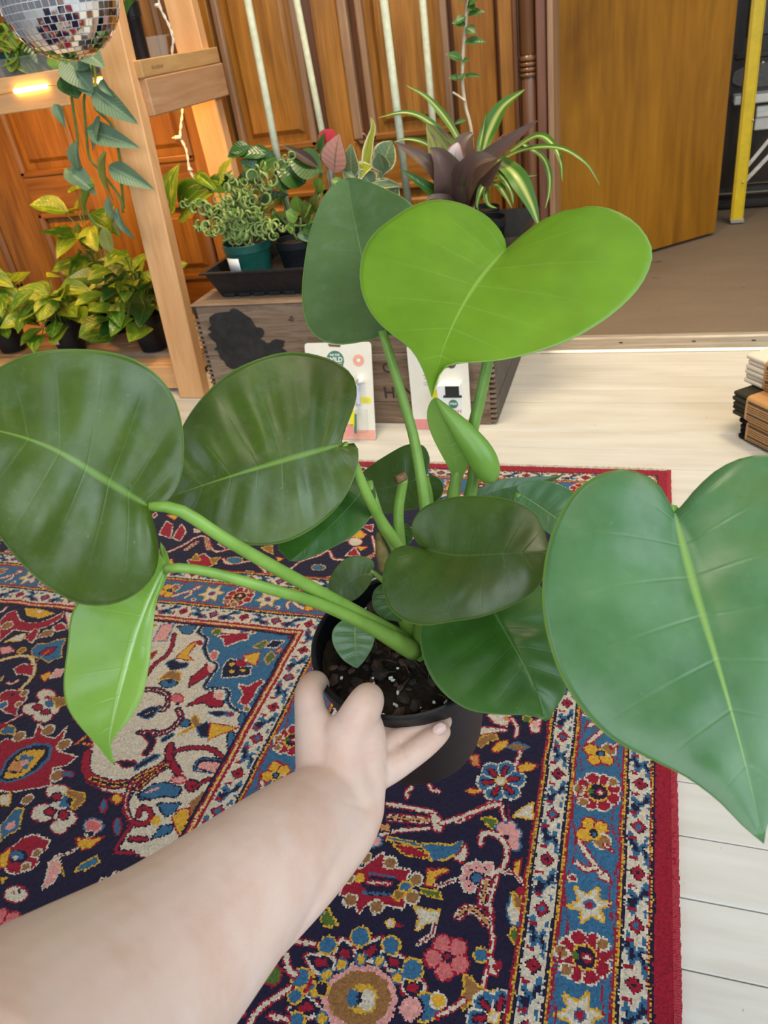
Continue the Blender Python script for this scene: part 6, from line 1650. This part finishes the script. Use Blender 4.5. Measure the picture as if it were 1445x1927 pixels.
# ---- trailing vine on the upper shelf (leaves as the picture shows them)
YV = 1.79
c_ = (on_y(150, 112, 2.0).x, 2.0, 0.8215)
tv = thing('trailing_vine', 'silvery green vine trailing from the upper shelf over the stand rail', 'potted plant', c_); pot_parts(tv, c_, 0.055, 0.075)
for P_, Ys in ((((150, 70), (146, 110), (135, 165), (137, 200), (146, 262), (143, 300), (152, 335), (160, 390), (178, 420), (197, 430)), [1.99, 1.86] + [YV]*8), (((158, 72), (170, 120), (162, 165), (158, 195), (163, 255), (168, 295), (185, 318), (205, 342), (226, 372), (232, 400)), [1.99, 1.85] + [YV]*8), (((175, 110), (180, 150), (178, 200), (210, 235), (224, 290), (229, 350), (233, 392)), [1.95, 1.84] + [YV+0.01]*5)):
    vine(tv, STEMG, P_, 2.0, Ys)
for b, t_, w_, m_, sh, v in (((172, 168), (250, 229), 34, SAGE, 'lance', 0), ((164, 244), (252, 273), 30, SAGE, 'lance', 0), ((205, 312), (281, 353), 28, SAGE, 'lance', 0), ((143, 266), (139, 326), 20, SAGE, 'ovate', 1), ((130, 322), (174, 354), 30, SAGE, 'heart', 1), ((200, 286), (186, 370), 12, SAGEY, 'lance', 1), ((186, 218), (168, 281), 26, SAGE, 'ovate', 2), ((148, 88), (193, 119), 34, SAGE, 'lance', 0), ((104, 98), (112, 129), 28, PEPE, 'round', 2), ((125, 114), (172, 166), 42, SAGE, 'heart', 0), ((128, 140), (146, 184), 40, DARKP, 'heart', 2), ((104, 196), (118, 234), 16, SAGE, 'lance', 1), ((180, 348), (138, 398), 15, PEPE, 'lance', 1), ((205, 370), (213, 421), 19, SAGE, 'ovate', 1), ((221, 392), (243, 456), 15, SAGE, 'lance', 1), ((194, 427), (206, 480), 30, SAGEY, 'ovate', 2), ((152, 150), (170, 178), 22, SAGE, 'heart', 0), ((160, 110), (140, 130), 28, SAGE, 'heart', 2), ((190, 150), (206, 180), 14, SAGE, 'lance', 1)):
    pl(tv, m_, b, t_, w_, YV-0.01, YV-0.03, sh, v, 0.25 if b[0] > 160 else -0.25)
# ---- curly tillandsia-like plant on the upper shelf at the left edge
c_ = (on_y(40, 120, 2.03).x, 2.03, 0.8215)
cv_ = thing('tendril_plant', 'yellow-green tendrilled plant on the upper shelf below the mirror ball', 'potted plant', c_); pot_parts(cv_, c_, 0.06, 0.08, M_GPOT)
r = random.Random(9)
for P_ in (((30, 95), (5, 72), (-20, 85)), ((35, 90), (15, 60), (4, 75), (12, 104), (25, 118)), ((28, 92), (38, 75), (22, 64), (10, 78)), ((30, 100), (33, 118), (22, 132), (12, 116), (20, 100)), ((34, 96), (28, 112), (3, 126)), ((20, 98), (0, 88), (-15, 100)), ((32, 92), (16, 84), (0, 87)), ((40, 92), (52, 70), (40, 58)), ((26, 88), (10, 50), (-5, 45))):
    ribbon(cv_, GOLD2, P_, 8, 1.93, 'tendril', True, 20, 0.1)
for b, t_, w_ in (((40, 80), (66, 140), 45), ((15, 60), (-10, 40), 40), ((50, 70), (84, 120), 30), ((20, 50), (40, 20), 36), ((5, 60), (-30, 90), 36), ((70, 80), (100, 60), 30)): pl(cv_, GOLD if w_ != 30 else DARKP, b, t_, w_, 1.97, 1.93, 'ovate', 1)
# ---- tall black pot on the upper shelf behind the leg
c_ = (on_y(262, 95, 2.02).x, 2.02, 0.8215); hp = on_y(250, 2, 2.02).z-0.8215
tp = thing('tall_black_pot', 'tall narrow black pot standing in the clear upper tray', 'pot', c_)
wr = 19*2.0/IMG_F
link('pot', auto_sharp(lathe([(0.0005, 0.001), (wr*0.86, 0.001), (wr*0.88, 0), (wr*0.97, hp*0.70), (wr*1.0, hp*0.71), (wr*1.0, hp*0.76), (wr*1.1, hp*0.77), (wr*1.12, hp), (wr*1.06, hp), (wr*0.95, hp*0.8)], 28, Matrix.Translation(c_), False), 30), M_POT, tp)
link('soil', lathe([(0.0005, hp*0.9), (wr*1.02, hp*0.9)], 20, Matrix.Translation(c_), False), M_SOIL, tp)
for b, t_, w_ in (((255, -2), (225, 28), 16), ((262, 0), (275, -30), 20), ((250, -2), (235, -40), 20)): pl(tp, DARKP if w_ == 16 else GOLD, b, t_, w_, 2.0, 1.97, 'lance', 1)

# ---- pots in the trays on the crate
ZT = CZ+0.0055
def tray_pot(px, Y): q = on_y(px, 470, Y); return (q.x, Y, ZT)
# curled-leaf plant in the green pot
c_ = tray_pot(467, 1.765)
ch = thing('curly_leaved_plant', 'curly-leaved lipstick plant in a green pot with a white label', 'potted plant', c_); pot_parts(ch, c_, 0.060, 0.108, M_GPOT, -1.95)
bm = bmesh.new(); NA = 12; rings = []
for i in range(NA+1):
    a = -0.5+i/NA*4.6; cc = Vector((math.cos(a), math.sin(a), 0.10*math.sin(a*0.7))); w_ = 0.62*math.sin(PI*min(1, max(0.03, (i+0.6)/(NA+1.2))))**0.7
    rings.append([bm.verts.new(cc+Vector((math.cos(a)*q*0.24, math.sin(a)*q*0.24, z_*w_))) for q, z_ in ((1, -1), (1.5, 0), (1, 1), (-0.6, 0))])
for a, b in zip(rings[:-1], rings[1:]):
    for k in range(4): bm.faces.new((a[k], a[(k+1) % 4], b[(k+1) % 4], b[k]))
bm.faces.new(rings[0][::-1]); bm.faces.new(rings[-1]); CURLM = from_bm(bm, True); CURLM.materials.append(CURL)
r = random.Random(14); q0 = Vector(c_)+Vector((0, 0, 0.098))
tips = [(545, 292), (492, 310), (350, 382), (372, 430), (395, 440), (430, 330), (415, 372), (455, 345), (505, 355), (540, 430), (520, 445), (470, 370), (440, 400), (400, 405), (485, 400), (380, 395), (460, 430), (425, 440), (500, 320), (530, 325), (445, 372), (412, 425), (515, 405), (475, 445)]
for k, (tx, ty) in enumerate(tips):
    E_ = on_y(tx, ty, 1.765+r.uniform(-0.07, 0.02)); mid_ = q0.lerp(E_, 0.5)+Vector((0, 0, 0.03)); st = resample([tuple(q0+Vector((r.uniform(-.03, .03), r.uniform(-.03, .03), 0))), tuple(mid_), tuple(E_)], 14, 3)
    link('stem', tube(st, 0.0016, None, 5), STEMB, ch)
    for i in range(3, 14):
        if r.random() < 0.12: continue
        for sgn in ((-1, 1) if i % 2 else (1,)):
            rad = r.uniform(0.0078, 0.0118)*(1.0 if i < 12 else 0.6); p_ = Vector(st[i])+Vector((sgn*r.uniform(0.006, 0.012), r.uniform(-0.010, 0.004), r.uniform(-0.006, 0.004)))
            M = Matrix.Translation(p_) @ Vector((r.uniform(-0.8, 0.8), -1, r.uniform(-0.3, 0.7))).to_track_quat('Z', 'Y').to_matrix().to_4x4() @ Matrix.Rotation(r.uniform(0, 6.28), 4, 'Z') @ Matrix.Scale(rad, 4)
            if len([1 for x_ in ch.children]) < 330: link('leaf', CURLM, None, ch, M)
    for j in range(3): pl(ch, PEPE, (tx, ty), (tx+r.uniform(-7, 7), ty-r.uniform(3, 12)), 5, E_.y-0.005, None, 'lance', 0)
# small succulent plant in the black pot next to it
c_ = tray_pot(560, 1.79)
sp_ = thing('small_leafy_plant', 'small round-leaved plant in a black pot right of the green pot', 'potted plant', c_); pot_parts(sp_, c_, 0.050, 0.100, M_POT)
for b, t_, w_, m_ in (((565, 400), (555, 372), 24, PEPE), ((560, 412), (540, 398), 22, PEPE), ((572, 405), (580, 385), 20, PEPE), ((575, 420), (572, 396), 20, BROMG), ((592, 400), (590, 370), 22, BROMG), ((600, 362), (598, 338), 24, PEPE), ((602, 365), (606, 348), 22, PEPE), ((570, 430), (600, 440), 16, DARKP), ((555, 435), (540, 425), 16, PEPE), ((580, 440), (600, 425), 14, SAGE), ((585, 405), (572, 380), 16, BROMG), ((560, 440), (590, 452), 14, SAGE)): pl(sp_, m_, b, t_, w_, 1.77, 1.75, 'round', 0)
for P_ in (((565, 450), (566, 410)), ((570, 452), (590, 400)), ((572, 450), (603, 365)), ((560, 452), (545, 425)), ((550, 425), (575, 424), (598, 412))): vine(sp_, STEMG, P_, 2.2, 1.78)
# broad dark plant behind the curls
c_ = tray_pot(560, 1.96)
bp = thing('broad_leaved_plant', 'dark green broad-leaved plant behind the curly plant', 'potted plant', c_); pot_parts(bp, c_, 0.055, 0.105, M_POT)
for b, t_, w_, m_, v in (((520, 296), (446, 322), 52, DARKP, 1), ((505, 290), (430, 282), 22, DARKP, 2), ((470, 275), (425, 290), 26, DARKP, 0), ((606, 322), (540, 292), 48, DARKP, 0), ((600, 316), (532, 268), 16, STEMB and BROM, 0), ((560, 330), (505, 345), 40, DARKP, 2), ((575, 345), (520, 305), 44, DARKP, 1), ((500, 330), (440, 352), 40, DARKP, 1), ((500, 330), (455, 300), 40, DARKP, 0), ((490, 400), (520, 360), 40, DARKP, 1), ((470, 420), (440, 380), 44, DARKP, 2)): pl(bp, m_, b, t_, w_, 1.93, 1.90, 'ovate', v)
for P_ in (((560, 440), (530, 360), (515, 300)), ((565, 440), (590, 380), (606, 322)), ((558, 440), (500, 380), (480, 340))): vine(bp, STEMG, P_, 3, 1.95)
# pink and red fittonia
c_ = (-0.628, 1.88, ZT)
pk = thing('pink_leaved_plant', 'plant with one pink veined leaf and one red leaf in the middle of the tray', 'potted plant', c_); pot_parts(pk, c_, 0.045, 0.10, M_POT)
pl(pk, PINKL, (629, 326), (630, 256), 50, 1.85, 1.83, 'ovate', 0); pl(pk, REDL, (614, 284), (622, 245), 40, 1.87, 1.86, 'round', 0); pl(pk, DARKP, (604, 290), (606, 250), 14, 1.87, 1.86, 'lance', 0); pl(pk, PEPE, (645, 345), (625, 338), 14, 1.85, 1.84, 'round', 0)
for P_ in (((640, 430), (632, 370), (628, 322)), ((642, 430), (618, 340), (615, 282)), ((640, 430), (640, 360), (640, 345))): vine(pk, STEMB, P_, 2.6, 1.86)
# cream-edged plant
c_ = (-0.555, 1.965, ZT)
cr_ = thing('variegated_plant', 'cream-edged variegated plant with one upright yellow leaf', 'potted plant', c_); pot_parts(cr_, c_, 0.05, 0.10, M_POT)
ribbon(cr_, CREAMY, ((690, 345), (690, 310), (696, 270), (703, 240), (697, 220)), 24, 1.86, 'leaf', True, 16, 0.3)
for b, t_, w_, m_, sh, v in (((662, 332), (656, 275), 34, CREAM, 'lance', 0), ((675, 330), (690, 310), 30, CREAMY, 'ovate', 1), ((715, 338), (728, 268), 44, CREAM, 'spoon', 0), ((725, 330), (714, 285), 30, CREAM, 'spoon', 3), ((690, 352), (648, 318), 40, CREAM, 'ovate', 1), ((695, 345), (755, 346), 17, CREAM, 'ovate', 2), ((735, 400), (742, 348), 36, CREAM, 'ovate', 0), ((700, 350), (680, 322), 34, CREAM, 'ovate', 1), ((745, 352), (700, 340), 14, CREAM, 'lance', 0), ((720, 400), (700, 365), 30, CREAM, 'ovate', 1)): pl(cr_, m_, b, t_, w_, 1.86, 1.84, sh, v)
vine(cr_, STEMG, ((705, 430), (712, 370), (716, 335)), 4, 1.87); vine(cr_, STEMG, ((703, 430), (690, 380), (688, 340)), 4, 1.87)
# bromeliad
c_ = (-0.475, 1.87, ZT)
br_ = thing('bromeliad', 'purple-brown bromeliad with a pale pink heart', 'potted plant', c_); pot_parts(br_, c_, 0.055, 0.09, M_POT)
for P_, w_, m_, Ys in ((((858, 385), (830, 335), (800, 303), (742, 268)), 36, BROM, (1.85, 1.82, 1.80, 1.80)), (((862, 370), (845, 310), (822, 262), (802, 232)), 72, BROMG, (1.88, 1.90, 1.92, 1.93)), (((858, 392), (850, 345), (830, 300), (808, 278)), 72, BROM, (1.84, 1.81, 1.80, 1.80)), (((868, 392), (900, 325), (955, 272), (1013, 226)), 42, BROM, (1.85, 1.84, 1.83, 1.83)), (((872, 395), (876, 345), (898, 305), (935, 298)), 60, BROM, (1.84, 1.80, 1.78, 1.77)), (((868, 340), (868, 295), (880, 262), (892, 250)), 68, BROM, (1.89, 1.92, 1.94, 1.95)), (((850, 385), (815, 362), (785, 340), (752, 318)), 24, DARKP, (1.84, 1.80, 1.78, 1.77)), (((880, 395), (908, 360), (930, 325), (945, 300)), 34, BROM, (1.85, 1.82, 1.80, 1.79)), (((866, 385), (880, 350), (915, 290), (935, 270)), 30, BROMG, (1.88, 1.89, 1.90, 1.91)), (((860, 395), (842, 380), (815, 372), (800, 378)), 24, BROM, (1.83, 1.80, 1.78, 1.77)), (((862, 345), (858, 310), (858, 285), (862, 268)), 60, BROMP, (1.86, 1.85, 1.85, 1.86))):
    ribbon(br_, m_, P_, w_, list(Ys), 'leaf', True, 18, 0.45)
ribbon(br_, plain('dry_flower_stalk', (0.16, 0.07, 0.05), 0.6), ((900, 300), (930, 272), (952, 248)), 6, 1.85, 'dry_stalk')
# spider plant
c_ = (-0.360, 1.845, ZT)
sd = thing('spider_plant', 'green and white striped spider plant in a black pot at the right of the tray', 'potted plant', c_); pot_parts(sd, c_, 0.048, 0.105, M_POT, -1.45)
for P_, w_, Ys in ((((905, 300), (918, 255), (945, 203), (988, 168)), 34, (1.90, 1.92, 1.93, 1.93)), (((900, 310), (903, 275), (909, 245), (915, 213)), 12, (1.90, 1.91, 1.92, 1.92)), (((875, 285), (845, 232), (805, 185), (763, 160)), 14, (1.93, 1.95, 1.96, 1.96)), (((880, 300), (815, 235), (765, 212), (710, 222)), 13, (1.93, 1.95, 1.95, 1.94)), (((925, 310), (985, 282), (1050, 278), (1100, 305), (1129, 348)), 10, (1.87, 1.84, 1.80, 1.78, 1.77)), (((960, 285), (1010, 256), (1040, 272), (1055, 305), (1058, 342)), 14, (1.88, 1.86, 1.83, 1.80, 1.78)), (((985, 272), (1020, 295), (1034, 330), (1033, 365), (1026, 392)), 11, (1.86, 1.84, 1.82, 1.80, 1.78)), (((935, 300), (970, 330), (998, 380), (1015, 428)), 36, (1.85, 1.80, 1.77, 1.75)), (((930, 318), (950, 340), (962, 362), (966, 384)), 14, (1.84, 1.80, 1.78, 1.77)), (((925, 345), (940, 352), (955, 375), (963, 392)), 12, (1.84, 1.80, 1.78, 1.77)), (((920, 330), (905, 360), (898, 385), (900, 395)), 14, (1.84, 1.81, 1.79, 1.78)), (((930, 340), (960, 330), (990, 332), (1010, 330)), 10, (1.87, 1.85, 1.84, 1.84)), (((840, 300), (800, 270), (765, 262), (740, 268)), 10, (1.92, 1.93, 1.93, 1.92)), (((915, 320), (925, 300), (945, 278), (965, 262)), 12, (1.87, 1.88, 1.88, 1.88)), (((922, 345), (915, 365), (920, 385), (935, 392)), 12, (1.83, 1.80, 1.78, 1.77))):
    ribbon(sd, SPID, P_, w_, list(Ys), 'leaf', True, 22, 0.35)
# twig with small leaves
c_ = (-0.400, 2.02, ZT)
tw = thing('climbing_twig', 'single pale twig with small dark leaves rising above the bromeliad', 'potted plant', c_); pot_parts(tw, c_, 0.045, 0.09, M_POT)
vine(tw, STEMP, ((890, 420), (888, 262), (876, 200), (870, 150), (873, 80), (880, 0), (884, -60)), 3.0, 2.0); vine(tw, STEMP, ((875, 190), (862, 180), (852, 174)), 1.8, 1.995, 'side_twig')
for b, t_, w_ in (((880, 8), (900, -8), 14), ((880, 10), (894, 16), 12), ((880, 28), (910, 18), 12), ((877, 32), (850, 44), 13), ((876, 46), (851, 40), 14), ((876, 52), (896, 60), 14), ((874, 80), (913, 74), 13), ((870, 112), (840, 98), 14), ((870, 114), (882, 112), 8), ((868, 140), (874, 146), 12), ((866, 148), (844, 144), 10), ((872, 144), (906, 140), 7), ((878, 226), (852, 232), 8), ((870, 140), (862, 148), 10), ((882, -10), (862, -2), 14)): pl(tw, DARKP, b, t_, w_, 1.995, 1.985, 'ovate', 0)
